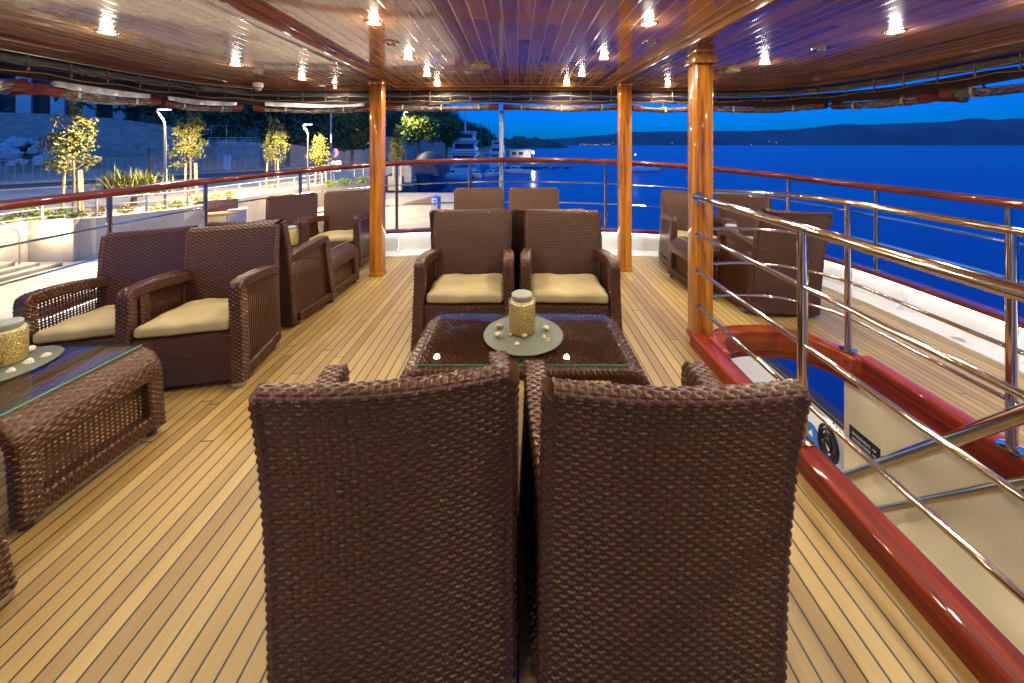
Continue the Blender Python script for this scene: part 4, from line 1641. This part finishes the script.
young_tree(73, 214, 99, ZP, 21, [(-0.55, 0), (0.45, -0.1), (0.15, .3)], 'staked young tree nearest the deck, before the blue shore wall', 0.0, 0.50)
young_tree(190, 197, 108, ZP, 22, [(-0.35, 0), (0.5, -0.1), (0.25, .3)], 'staked young tree between the nearest street lamp and the stone hut', 0.05, 0.50)
young_tree(275, 188, 113, ZP, 23, [(-0.75, 0), (0.35, -0.1)], 'slim staked young tree before the stone wall with railing', 0.0, 0.40)
young_tree(320, 186, 130, ZP, 24, [(-0.4, 0), (0.5, 0.1)], 'yellowish staked young tree beside the second street lamp', 0.0, 0.46)
young_tree(397, 180, 127, ZP, 25, [(-0.4, 0), (0.4, 0.1)], 'darkest staked young tree close to the shore side amber post', 0.0, 0.40)


def big_tree(px, d, pyt, rad, seed, label, mat, nl=3500, zb=None):
    zb = ZP if zb is None else zb
    top = EYE - (pyt - HY) / FPX * d
    x = (px - VPX) / FPX * d
    H = top - zb
    t = thing('broad_tree', label, 'tree', (x, d, zb), group='lamp lit trees behind the road')
    rs = np.random.default_rng(seed)
    pts, cc = crown_points(rs, nl, 60, rad * 0.13, (0, 0, H - rad * 0.85), (rad, rad, rad * 0.8))
    mb = MB()
    mb.tube([(0, 0, 0), (0.1, 0, H * .35), (0, 0.1, H * .6)], [0.3, 0.24, 0.14], 10)
    for c in cc[::3]:
        mb.tube([(0, 0, H * .4), tuple(c * 0.5 + np.array((0, 0, H * .45)) * .5), tuple(c)], [0.12, 0.07, 0.02], 6)
    mb.build('trunk', bark, t)
    m = MB(); leaves(m, pts, rad * 0.085, rs)
    m.build('crown', mat, t, sharp=None)
    return t


big_tree(352, 56, 108, 3.6, 31, 'bright green broad tree behind the tall light pole', leaf_mid)
big_tree(418, 66, 111, 3.4, 32, 'green tree lit by the lamp above the retaining wall', leaf_mid)
big_tree(446, 78, 119, 3.2, 33, 'green tree lit from below beside the grey yacht', leaf_mid)
# dark wood covering the hill
rs = np.random.default_rng(41)
mb = MB()
C = []
for i in range(n1):
    for k in range(7, n2):
        o_ = 100 * (k / (n2 - 1)) ** 1.3
        if rs.random() > (0.85 if o_ < 40 else 0.5): continue
        p = HILLP[k, i]
        if p[1] < 40: continue
        px = VPX + p[0] / p[1] * FPX
        if px < 85 and (o_ < 22 or rs.random() < .6): continue
        if px < 170 and o_ < 19 and rs.random() < .8: continue
        if o_ < 12 and rs.random() < .4: continue
        C.append((p, (1.5 if o_ < 18 else 2.6) + 2.4 * rs.random()))
allp = []
for (p, r_) in C:
    h = r_ * 1.7
    pts, cc = crown_points(rs, 110, 12, r_ * 0.22, (p[0], p[1], p[2] + h * 0.6), (r_, r_, r_ * 0.95))
    allp.append(pts)
allp = np.concatenate(allp)
leaves(mb, allp, 0.55, rs)
wood_o = mb.build('hillside_woods', leaf_dark, sharp=None)
tag(wood_o, 'dark wooded slope rising behind the shore road', 'woods', kind='stuff')


# street lamps
def street_lamp(px, pyb, pyt, label, power, zb=ZP, d=None):
    q = on(px, pyb, zb) if d is None else Vector(((px - VPX) / FPX * d, d, zb))
    H = (EYE - (pyt - HY) / FPX * q.y) - zb
    t = thing('street_lamp', label, 'street lamp', (q.x, q.y, zb), group='street lamps along the promenade')
    pole_m = plain('lamp_pole_grey', (0.30, 0.31, 0.32), 0.4, 0.6)
    MB().tube([(0, 0, 0), (0, 0, H * .86)], [0.065, 0.05], 12).build('pole', pole_m, t)
    MB().tube([(0, 0, H * .85), (-0.12, 0, H * .90), (-0.42, -.05, H * .985), (-0.30, -.05, H * 1.0)], 0.05, 10).build('arm', pole_m, t)
    m = MB().box((0.02, -0.05, H + 0.005), (0.62, 0.26, 0.06), bev=0.02)
    m.build('head', pole_m, t)
    MB().box((0.02, -0.05, H - 0.045), (0.54, 0.2, 0.03), bev=0.006).build('lens', emitter('street_lamp_glow' + str(px), (1.0, 0.92, 0.70), 14), t)
    l = bpy.data.lights.new('street_lamp_light', 'SPOT')
    l.spot_size = R(176); l.spot_blend = 0.15
    l.energy = power
    l.color = (1.0, 0.80, 0.48)
    l.shadow_soft_size = 0.15
    lo = bpy.data.objects.new('bulb', l); COL.objects.link(lo)
    lo.parent = t; lo.location = (0.0, -0.05, H - 0.25)
    return t


street_lamp(165, 210, 109, 'nearest lit street lamp between two young trees', 12000)
street_lamp(308, 191, 124, 'lit street lamp with slim pole before the dark wooded slope', 12000)
street_lamp(406, 163, 112, 'distant lit street lamp above the retaining wall beside the amber post', 5500, d=62)


def pole(px, d, pyt, pyb, r_, label):
    x = (px - VPX) / FPX * d
    z1 = EYE - (pyt - HY) / FPX * d
    o = MB().cyl((0, 0, ZP), (0, 0, z1), r_, 10)
    o.lathe([(r_ * 2, 0), (r_ * 2, .2), (r_, .3)], 10, (0, 0, ZP))
    t = thing('light_pole', label, 'pole', (x, d, 0))
    o.build('shaft', plain('pole_grey' + str(px), (0.4, 0.45, 0.5), 0.4, 0.4), t)
    return t


tp = pole(331, 34, 100, 175, 0.07, 'tall grey pole carrying a small white road sign')
mb = MB().box((0.35, -0.1, -0.45), (1.2, 0.04, 0.95), bev=0.01)
mb.build('sign_plate', plain('white_sign', (0.7, 0.7, 0.7), 0.5), tp)
sgn = MB().lathe([(0.001, 0), (0.42, 0), (0.42, .04), (0.001, .04)], 24)
so = sgn.build('round_sign', plain('red_sign', (0.5, 0.03, 0.05), 0.5), tp, (0.35, -0.12, 0.75), (R(90), 0, 0))
MB().lathe([(0.001, .045), (0.30, .045)], 24, cap=False).build('sign_face', plain('blue_sign', (0.03, 0.08, 0.4), 0.5), so)

# promenade fence along the terrace edge
fe = thing('promenade_fence', 'pale steel three bar fence along the planted terrace edge', 'fence')
fence_m = plain('pale_fence_paint', (0.60, 0.60, 0.56), 0.4, 0.2)
FL = [(-21.5, 9.5), (-21.0, 16.6), (-19.4, 17.5), (-17.9, 19.9), (-17.1, 29), (-15.9, 40)]
fl = np.array(FL)
FLn = np.concatenate([[0], np.cumsum(np.linalg.norm(np.diff(fl, axis=0), axis=1))])
for z in (0.35, 0.68, 1.02):
    MB().tube([(a[0], a[1], ZP + z) for a in fl], 0.03 if z > 1 else 0.018, 8).build('fence_bar', fence_m, fe)
for s in np.arange(0.3, FLn[-1], 1.7):
    x, y = np.interp(s, FLn, fl[:, 0]), np.interp(s, FLn, fl[:, 1])
    MB().box((x, y, ZP + 0.51), (0.07, 0.07, 1.02), bev=0.008).build('fence_post', fence_m, fe)
# planting bed behind the fence
bed = strip_between([(a[0] - 0.4, a[1] + .1) for a in FL], [(a[0] - 3.2, a[1] + .5) for a in FL], ZP + 0.006, 'planting_bed', soil)
tag(bed, None, None, kind='structure')


def shrub(px, py, r_, seed, label, mat, group=None):
    q = on(px, py, ZP)
    rs = np.random.default_rng(seed)
    t = thing('shrub', label, 'shrub', (q.x, q.y, ZP), group=group)
    pts, cc = crown_points(rs, 420, 22, r_ * 0.16, (0, 0, r_ * 0.62), (r_, r_, r_ * 0.6))
    pts[:, 2] = np.maximum(pts[:, 2], 0.03)
    m = MB(); leaves(m, pts, r_ * 0.13, rs)
    m.build('foliage', mat, t, sharp=None)
    m = MB()
    for c in cc[:10]: m.tube([(0, 0, 0), tuple(c * .6), tuple(c)], [0.02, 0.012, 0.005], 5)
    m.build('stem', bark, t)
    return t


leaf_lime = leaf_mat('lime_leaves', (0.10, 0.14, 0.01), (0.22, 0.26, 0.02), (0.36, 0.38, 0.04))
leaf_red = leaf_mat('rusty_leaves', (0.10, 0.07, 0.02), (0.18, 0.13, 0.03), (0.22, 0.2, 0.05))
SH = [(32, 222, .55, leaf_lime, 'lime green shrub by the lit terrace wall'), (8, 226, .35, leaf_lime, 'low shrub cut by the picture edge on the terrace'), (60, 218, .38, leaf_mid, 'small green shrub beside the nearest tree stakes'), (75, 222, .4, leaf_mid, 'small green shrub in front of the nearest young tree'),
      (97, 216, .42, leaf_red, 'rusty leaved shrub beyond the nearest young tree'), (126, 214, .34, leaf_red, 'rusty leaved shrub below the palm like bush'), (156, 212, .32, leaf_lime, 'lime shrub at the foot of the nearest street lamp'), (178, 208, .4, leaf_lime, 'lime shrub just past the nearest street lamp'), (195, 205, .42, leaf_lime, 'bright lime shrub before the brown bench'), (216, 201, .36, leaf_lime, 'bright lime shrub behind the brown bench'), (228, 199, .36, leaf_lime, 'small bright lime shrub nearest the pale block'),
      (330, 187, .5, leaf_mid, 'green shrub behind the fence near the yellowish tree'), (345, 186, .55, leaf_mid, 'larger green shrub behind the fence near the yellowish tree'), (362, 184, .55, leaf_mid, 'green shrub behind the fence beside the amber post')]
for i, (px, py, r_, m, lab) in enumerate(SH):
    shrub(px, py, r_, 60 + i, lab, m, 'shrubs in the terrace bed')
# spiky palm-like bush
q = on(134, 206, ZP)
pb = thing('spiky_bush', 'large spiky leaved bush behind the mahogany rail', 'bush', (q.x, q.y, ZP))
mb = MB(); rs = random.Random(5)
for k in range(420):
    cx, cy = rs.gauss(0, .75), rs.gauss(0, .5)
    a = rs.random() * 6.28; L = rs.uniform(.9, 1.6); e = rs.uniform(.5, 1.35)
    d = Vector((math.cos(a) * math.cos(e), math.sin(a) * math.cos(e), math.sin(e)))
    s = d.cross(Vector((0, 0, 1))).normalized() * 0.035
    b0 = Vector((cx, cy, 0.55 + rs.random() * .6)); m1 = b0 + d * L * .6; tip = b0 + d * L + Vector((0, 0, -0.12))
    mb.add([(b0 - s)[:], (b0 + s)[:], (m1 + s * .8)[:], (m1 - s * .8)[:], tip[:]], [(0, 1, 2, 3), (3, 2, 4)], 0, False)
mb.build('foliage', leaf_young, pb, sharp=None)
MB().tube([(0, 0, 0), (0, 0, .6)], [.18, .12], 8).build('stem', bark, pb)

# terrace wall, steps, lights, bench
tw = thing('terrace_wall', 'pale retaining wall of the planted terrace above the quay', 'wall')
wl_pts = [(-21.25, -28), (-21.25, 16.3), (-19.25, 17.15), (-17.55, 19.75), (-16.75, 29), (-15.55, 40)]
pos = np.array([[(a[0] + .0, a[1] - .0, ZQ), (a[0] + .0, a[1], ZP + .18), (a[0] - .3, a[1] + .1, ZP + .18), (a[0] - .3, a[1] + .1, ZQ)] for a in wl_pts])
MB().grid(pos).build('wall_face', wall_m, tw, sharp=20)
MB().box((-20.0, 17.0, (ZQ + ZP) / 2 + .1), (0.5, 0.6, ZP - ZQ + .22), bev=.02).build('end_pier', wall_m, tw)
for (px, py, lab) in ((28, 233, 'nearer'), (50, 233, 'farther')):
    k = (px - VPX) / FPX
    y = -21.2 / k
    t = thing('wall_light', lab + ' lit recessed light in the pale terrace wall', 'wall light', (-21.24, y, EYE - (py - HY) / FPX * y), group='recessed lights in the terrace wall')
    MB().box((0, 0, 0), (0.03, 0.35, 0.22), bev=.006).build('light_frame', brushed, t)
    MB().box((0.018, 0, 0), (0.01, 0.28, 0.15)).build('lens', emitter('wall_light_glow' + str(px), (1, .9, .7), 6), t)
    l = bpy.data.lights.new('wall_light_lamp', 'POINT'); l.energy = 120; l.color = (1, .85, .6); l.shadow_soft_size = .1
    lo = bpy.data.objects.new('bulb', l); COL.objects.link(lo); lo.parent = t; lo.location = (1.0, 0, 0.1)
sp_ = thing('quay_steps', 'broad pale steps climbing from the quay to the terrace', 'steps')
for k in range(4):
    MB().box((-20.75 - 0.18 * k + .2, 8 + 8.2 / 2 - 0.25 * k, ZQ + 0.16 * k + 0.08), (1.9 - 0.36 * k, 8.2 - 0.5 * k, 0.16), bev=0.015).build('step', stone, sp_)
hr2 = thing('step_handrail', 'bent steel handrail beside the pale quay steps', 'handrail')
MB().tube([at(-30, 215, 14.6), at(2, 223, 14.9), at(17, 231, 15.2), at(19.5, 234, 15.3), at(19.5, 272, 15.3)], 0.028, 8).build('tube', brushed, hr2)
bn = thing('slatted_bench', 'brown bench with rounded timber seat set in the pale terrace wall', 'bench', on(214, 224, ZQ + .75))
bnd = bn.location.y
MB().box((0, 0.25, 0.95), (1.9, 0.12, 0.75), rz=R(35), bev=.02).build('backrest', plain('bench_brown', (0.16, 0.07, 0.045), .6), bn)
MB().tube([Vector((-1.0, -0.75, .55)), Vector((1.0, .55, .55))], 0.13, 12).build('seat', plain('bench_timber', (0.55, 0.27, 0.10), .5), bn)
for s in (-.7, .7): MB().box((s * .85, s * .5, -.16), (.15, .3, 1.2), bev=.01).build('leg', wall_m, bn)
gb = MB().box((0, 0, .75), (0.9, 0.9, 1.5), rz=R(30), bev=.03).build('concrete_block', plain('pale_concrete', (0.22, 0.24, 0.27), .8), None, on(238, 234, ZQ))
tag(gb, 'pale concrete block beside the brown bench', 'block')

# quay pedestals
def pedestal(px, py, colr, label, h):
    q = on(px, py, ZQ)
    t = thing('service_pedestal', label, 'pedestal', (q.x, q.y, ZQ), group='service pedestals on the quay')
    m = plain('pedestal_paint' + str(px), colr, .35)
    MB().box((0, 0, h / 2), (.62, .5, h), bev=.05).build('cabinet', m, t)
    MB().box((-.06, -.26, h * .55), (.42, .04, h * .75), bev=.012).build('front_panel', plain('panel' + str(px), (.55, .6, .66) if px < 450 else colr, .4), t)
    for k in range(3): MB().box((-.04, -.285, h * (.35 + .22 * k)), (.18, .03, .07), bev=.006).build('socket', black_pl, t)
    return t


pedestal(436, 215, (0.02, 0.16, 0.55), 'blue and white service pedestal on the quay', 1.4)
pedestal(460, 212, (0.55, 0.03, 0.06), 'red service pedestal on the quay beside the farthest chair', 1.65)
rp = thing('boarding_ramp', 'low brown boarding ramp lying on the quay beside the blue pedestal', 'ramp', on(420, 204, ZQ))
mb = MB(); mb.add([(-1.6, -.6, 0), (1.4, -.6, 0), (1.4, -.6, .75), (-1.6, .6, 0), (1.4, .6, 0), (1.4, .6, .75)], [(0, 1, 2), (5, 4, 3), (0, 3, 4, 1), (1, 4, 5, 2), (2, 5, 3, 0)], 0, False)
mb.build('ramp_body', plain('ramp_brown', (.16, .11, .08), .7), rp)
for (px, py, lab, s) in ((396, 190, 'white stone bollard block at the far end of the quay, by the amber post', 1.6), (403, 186, 'tall white cabinet at the far end of the quay', 2.4)):
    o = MB().box((0, 0, s / 2), (s, 1.0, s), bev=.05).build('quay_cabinet', wall_m, None, on(px, py, ZQ) + Vector((0, 0, 0)))
    tag(o, lab, 'cabinet')


# boats
def hull_mesh(L, Bm, Hh, n=20, m=9, stern=.8):
    """open hull, bow towards -y"""
    pos = np.zeros((n, m, 3))
    for i in range(n):
        f = i / (n - 1)
        w = Bm / 2 * min(1.0, (math.sin(min(1, f * 1.5) * math.pi / 2)) ** .75) * (1 if f < .6 else 1 - (1 - stern) * (f - .6) / .4)
        sheer = Hh * (1 + .35 * (1 - f) ** 2)
        for k in range(m):
            a = math.pi * (k / (m - 1)) - math.pi
            z = -abs(math.sin(a)) ** .7
            pos[i, k] = (w * math.copysign(abs(math.cos(a)) ** .6, math.cos(a)), (f - .5) * L - (0.10 * L * (1 - f) * (1 + z)), sheer * (1 + z) - 0.25 * Hh)
    mb = MB().grid(pos)
    mb.add(pos[-1], [tuple(range(m))], 0, False)
    deck = np.stack([pos[:, 0], pos[:, -1]], 1) - np.array((0, 0, .06 * Hh))
    mb.grid(deck)
    return mb


hull_w = plain('white_hull', (.80, .82, .84), .3, coat=.4)
win_m = plain('dark_window', (.02, .03, .05), .1)
blue_tarp = plain('blue_tarpaulin', (.010, .030, .085), .6, vary=.5, scale=2.5, bump=.5)


def motorboat(px, py, rz, label, L=6.0):
    q = on(px, py, ZS)
    t = thing('motorboat', label, 'motorboat', (q.x, q.y, ZS), (0, 0, R(rz)), 'small boats in the harbour')
    hull_mesh(L, L * .36, L * .13).build('hull', hull_w, t)
    MB().box((0, .02 * L, L * .17), (L * .27, L * .32, L * .11), bev=.06).build('cabin', hull_w, t)
    for s in (-1, 1): MB().box((s * L * .137, .02 * L, L * .185), (.02, L * .26, L * .05)).build('window', win_m, t)
    MB().box((0, -.145 * L, L * .185), (L * .22, .02, L * .055)).build('windscreen', win_m, t)
    return t


motorboat(447, 179, 78, 'white cabin boat moored just beyond the quay edge', 8)
motorboat(408, 184, 60, 'low white boat behind the quay cabinets', 6)
motorboat(475, 177, 30, 'small pale boat moored beside the yacht, nearer the shore', 6)
motorboat(492, 176, -25, 'small pale boat moored in front of the flagstaff', 6)
motorboat(517, 173, 60, 'small pale boat moored at the rock breakwater', 7)
# fishing boat out in the bay
q = on(642, 171, ZS)
fb = thing('fishing_boat', 'pale fishing boat with lit mast lamp anchored beyond the slim post', 'boat', (q.x, q.y, ZS), (0, 0, R(-82)), 'small boats in the harbour')
hull_mesh(8.5, 2.6, 1.1).build('hull', hull_w, fb)
MB().box((0, -.8, 1.5), (1.4, 1.8, 1.2), bev=.08).build('cabin', hull_w, fb)
MB().cyl((0, -1.8, .8), (0, -1.8, 4.1), .05, 8).build('mast', brushed, fb)
MB().lathe([(.01, -.15), (.15, 0), (.01, .15)], 12, (0, -1.8, 4.2)).build('mast_lamp', emitter('mast_glow', (1, .95, .85), 25), fb)
MB().tube([(0, 0, 2.6), (0, 3.4, 2.8)], .05, 6).build('boom', brushed, fb)


# covered boat
q = Vector(((430 - VPX) / FPX * 60, 60, ZS))
cv = thing('covered_boat', 'boat under a domed blue tarpaulin moored at the shore', 'boat', (q.x, q.y, ZS), (0, 0, R(0)), 'small boats in the harbour')
hull_mesh(10, 4.2, 2.4).build('hull', plain('slate_hull', (.10, .14, .2), .4), cv)
pos = np.zeros((14, 15, 3))
for i in range(14):
    for k in range(15):
        f, a = i / 13, math.pi * k / 14
        pos[i, k] = ((2.3 + .1 * math.sin(i * 2)) * math.cos(a), -4.6 + 9.2 * f, 2.1 + 3.6 * math.sin(a) ** .8 * (math.sin(math.pi * (.12 + .76 * f)) ** .5))
m = MB().grid(pos); m.add(pos[0], [tuple(range(15))[::-1]]); m.add(pos[-1], [tuple(range(15))])
m.build('tarpaulin', blue_tarp, cv)


def yacht(px, d, pyt, w, label, mast=True, sc=1.0):
    x = (px - VPX) / FPX * d
    t = thing('motor_yacht', label, 'yacht', (x, d, ZS), (0, 0, R(182)), 'moored yachts')
    B = w
    hull_mesh(B * 3.2, B, B * .34, stern=.95).build('hull', hull_w, t)
    ys = B * 1.15
    for k, (ww, z0, h, ln) in enumerate(((.86, .40, .36, 1.6), (.80, .82, .34, 1.2), (.68, 1.22, .26, .8))):
        c = MB().box((0, ys - ln * B * .5 - .2 * B * k, B * (z0 + h / 2 - .03)), (B * ww, B * ln, B * h), bev=.04 * B).build('deckhouse', hull_w, t)
        MB().box((0, ys - .2 * B * k + .012 * B, B * (z0 + h * .5 - .03)), (B * ww * .8, .02 * B, B * h * .5)).build('aft_window', win_m, c)
        for s in (-1, 1): MB().box((s * B * ww * .5, ys - ln * B * .5 - .2 * B * k, B * (z0 + h * .55 - .03)), (.02 * B, B * ln * .8, B * h * .4)).build('side_window', win_m, c)
        MB().box((0, ys - ln * B * .42 - .2 * B * k, B * (z0 + h - .01)), (B * (ww + .1), B * ln * 1.1, B * .03), bev=.01 * B).build('deck_overhang', hull_w, c)
    for z in (.45, .55):
        MB().tube([(-B * .48, ys + .25 * B, B * z), (B * .48, ys + .25 * B, B * z)], .012 * B, 6).build('stern_rail', brushed, t)
    if mast:
        zt = (EYE - (pyt - HY) / FPX * d) - ZS
        MB().tube([(0, ys - B * .6, B * .9), (0, ys - B * .6, zt)], [.03 * B, .018 * B], 8).build('mast', plain('mast_paint', (.5, .6, .65), .4), t)
    return t


yacht(467, 92, 84, 6.6, 'large grey white motor yacht with tall mast seen from astern')
yacht(498, 120, 128, 5.4, 'smaller pale yacht moored behind the flagstaff')
for (px, d, pt, lab) in ((489, 130, 116, 'bare sailing mast between the two yachts'), (494, 150, 118, 'thin distant sailing mast beside the flagstaff'), (481, 140, 124, 'thin distant sailing mast behind the large yacht')):
    x = (px - VPX) / FPX * d
    t = thing('sailing_boat', 'small sailing boat with a ' + lab, 'sailing boat', (x, d, ZS), (0, 0, R(170)), 'sailing boats behind the yachts')
    hull_mesh(9, 2.8, 1.0).build('hull', hull_w, t)
    MB().tube([(0, 0, .8), (0, 0, (EYE - (pt - HY) / FPX * d) - ZS)], [.09, .05], 6).build('mast', brushed, t)
# pier with hut and floodlight, breakwater
PXc = at(524, 160, 150)
MB_ = MB().box((PXc.x + 1, 152, ZS + .5), (17, 9, 2.2), bev=.1)
tag(MB_.build('pier', rough_stone), 'stone pier head with a lit hut beyond the harbour', 'pier')
hu = thing('pier_hut', 'low pale hut on the pier beside the floodlight', 'hut', (at(520, 155, 152).x, 152, ZS + 1.6))
MB().box((0, 0, 1.5), (8.5, 4, 3.0), bev=.05).build('wall', wall_m, hu)
MB().box((0, 0, 3.12), (9.3, 4.8, .22), bev=.04).build('roof', plain('hut_roof', (.25, .27, .3), .6), hu)
for s in (-2.4, .3): MB().box((s, -2.01, 1.7), (1.7, .06, 1.2)).build('window', win_m, hu)
fl_ = thing('pier_floodlight', 'bright floodlight on a short mast at the pier end', 'floodlight', (at(533, 158, 147).x, 147, ZS + 1.6))
MB().cyl((0, 0, 0), (0, 0, 2.6), .08, 8).build('mast', brushed, fl_)
MB().lathe([(.01, -.45), (.32, -.32), (.45, 0), (.32, .32), (.01, .45)], 14, (0, -.2, 2.2)).build('lamp', emitter('flood_glow', (.95, 1, .95), 60), fl_)
l = bpy.data.lights.new('pier_light', 'POINT'); l.energy = 1500; l.color = (1, .95, .8); l.shadow_soft_size = .3
lo = bpy.data.objects.new('bulb', l); COL.objects.link(lo); lo.parent = fl_; lo.location = (0, -1.2, 2.2)
mb = MB(); rs = random.Random(9)
for k in range(170):
    a = rs.random() * 2 * math.pi
    cx = at(530, 170, 112).x + rs.gauss(0, 4.2); cy = 113 + rs.gauss(0, 3.0); r_ = rs.uniform(.4, .95)
    bm = bmesh.new(); bmesh.ops.create_icosphere(bm, subdivisions=1, radius=r_)
    for v in bm.verts: v.co *= rs.uniform(.7, 1.2); v.co.z *= .7
    bm.verts.index_update()
    mb.add([(v.co + Vector((cx, cy, ZS + .25 + .25 * max(0, 1 - abs(cx - at(530, 170, 112).x) / 6)))) [:] for v in bm.verts], [[v.index for v in f.verts] for f in bm.faces], 0, False)
    bm.free()
tag(mb.build('breakwater_rocks', rough_stone), 'low rock breakwater lit by the pier floodlight', 'breakwater', kind='stuff')

# shore buildings and walls behind the road
def wall_line(name, pts, z0, z1, th, mat, label, cat):
    A = np.array(pts); B = offset(pts, th)
    pos = np.array([[(a[0], a[1], z0), (a[0], a[1], z1[i]), (b[0], b[1], z1[i]), (b[0], b[1], z0)] for i, (a, b) in enumerate(zip(A, B))])
    mb = MB().grid(pos)
    return tag(mb.build(name, mat, sharp=20), label, cat)


def W(px, d): return ((px - VPX) / FPX * d, d)


wall_line('stone_wall', [W(150, 46), W(225, 54), W(300, 63)], -2.4, [1.0, 2.1, 1.2], .5, rough_stone, 'rough stone wall behind the road and the nearest street lamp', 'wall')
wall_line('stone_wall', [W(290, 61), W(335, 70), W(378, 84)], -2.4, [1.6, 0.2, .8], .5, rough_stone, 'sloping stone retaining wall behind the tall grey pole', 'wall')
wall_line('stone_wall', [W(380, 86), W(412, 92), W(447, 112)], -2.4, [3.3, 3.5, 3.9], .5, rough_stone, 'pale retaining wall carrying a hedge beside the amber post', 'wall')
wall_line('stone_wall', [W(-60, 42), W(60, 47), W(120, 50), W(180, 54)], 0.0, [5.3, 5.3, 4.9, 3.9], .6, rough_stone, 'tall blue lit terrace wall below the colonnaded house', 'wall')
# stone hut with roof railing
hb2 = thing('stone_hut', 'square stone hut with pale door and railing on its roof', 'hut', (*W(240, 55), -2.1), (0, 0, R(14)))
MB().box((0, 0, 1.75), (6.4, 3.5, 3.5), bev=.04).build('wall', rough_stone, hb2)
MB().box((-.8, -1.77, 1.1), (.95, .08, 2.1), bev=.02).build('door', plain('pale_blue_door', (.45, .55, .65), .5), hb2)
m = MB()
for z in (3.9, 4.25, 4.6): m.tube([(-3.1, -1.6, z), (3.1, -1.6, z)], .035, 6)
for x in np.linspace(-3.1, 3.1, 7): m.tube([(x, -1.6, 3.5), (x, -1.6, 4.6)], .035, 6)
m.build('roof_railing', fence_m, hb2)
sw = thing('goal_frame', 'pale tubular frame standing above the stone wall', 'frame', (*W(219, 60), 2.0))
MB().tube([(-1.2, 0, 0), (-1.2, 0, 2.6), (1.2, 0, 2.6), (1.2, 0, 0)], .06, 8).build('tube', fence_m, sw)
# house with blue columns
hs = thing('colonnaded_house', 'tall house with pale columns and dark openings on the upper terrace', 'house', (*W(5, 50), 5.2), (0, 0, R(38)))
MB().box((0, 3.5, 3.6), (24, 5, 7.2), bev=.05).build('wall', plain('house_wall', (.10, .075, .07), .8), hs)
for k in range(8): MB().box((-10.5 + 3 * k, .5, 2.9), (1.3, .9, 5.8), bev=.04).build('column', plain('house_column' + str(k), (.62, .68, .72), .7), hs)
MB().box((0, 1.4, 6.1), (24.4, 3.4, .5), bev=.05).build('roof', wall_m, hs)
# security fence and rubble
fe2 = thing('bar_fence', 'dark vertical bar fence along the far side of the road', 'fence')
A = offset(road_near, 8.8)
fa = []
for a, b in zip(A[:4], A[1:5]):
    for k in range(25): fa.append(a + (b - a) * k / 25)
bar_m = plain('fence_bar_paint', (.22, .26, .30), .5)
m = MB()
for p in fa: m.box((p[0], p[1], ZP + 1.1), (.05, .05, 2.2))
mo = m.build('bars', bar_m, fe2); mo['kind'] = 'stuff'
for z in (.15, 2.1): MB().tube([(p[0], p[1], ZP + z) for p in fa], .04, 6).build('fence_rail', bar_m, fe2)
mb = MB(); rs = random.Random(19)
c0 = W(26, 43)
for k in range(120):
    bm = bmesh.new(); r_ = rs.uniform(.25, .8); bmesh.ops.create_icosphere(bm, subdivisions=1, radius=r_)
    for v in bm.verts: v.co *= rs.uniform(.65, 1.25)
    bm.verts.index_update()
    dx, dy = rs.gauss(0, 3.0), rs.gauss(0, 1.6)
    zz = -0.6 + 2.4 * math.exp(-(dx * dx) / 9 - dy * dy / 6)
    mb.add([(v.co + Vector((c0[0] + dx, c0[1] + dy, zz)))[:] for v in bm.verts], [[v.index for v in f.verts] for f in bm.faces], 0, False)
    bm.free()
tag(mb.build('rubble', plain('pale_rubble', (.4, .42, .44), .9)), 'heap of pale rubble below the upper wall', 'rubble', kind='stuff')

# lights of a village under the far hills
mb = MB(); rs = random.Random(4)
for k in range(26):
    px = rs.uniform(578, 612) if k < 18 else rs.uniform(540, 800)
    q = at(px, 145.2 - rs.random() * (0.9 if k < 18 else 4), 7600)
    mb.lathe([(.5, -7), (8, 0), (.5, 7)], 6, (q.x, 7600, q.z + 6))
tag(mb.build('village_lights', emitter('village_glow', (1, .7, .4), 1.2)), 'tiny warm village lights along the foot of the far hills', 'village lights', kind='stuff')
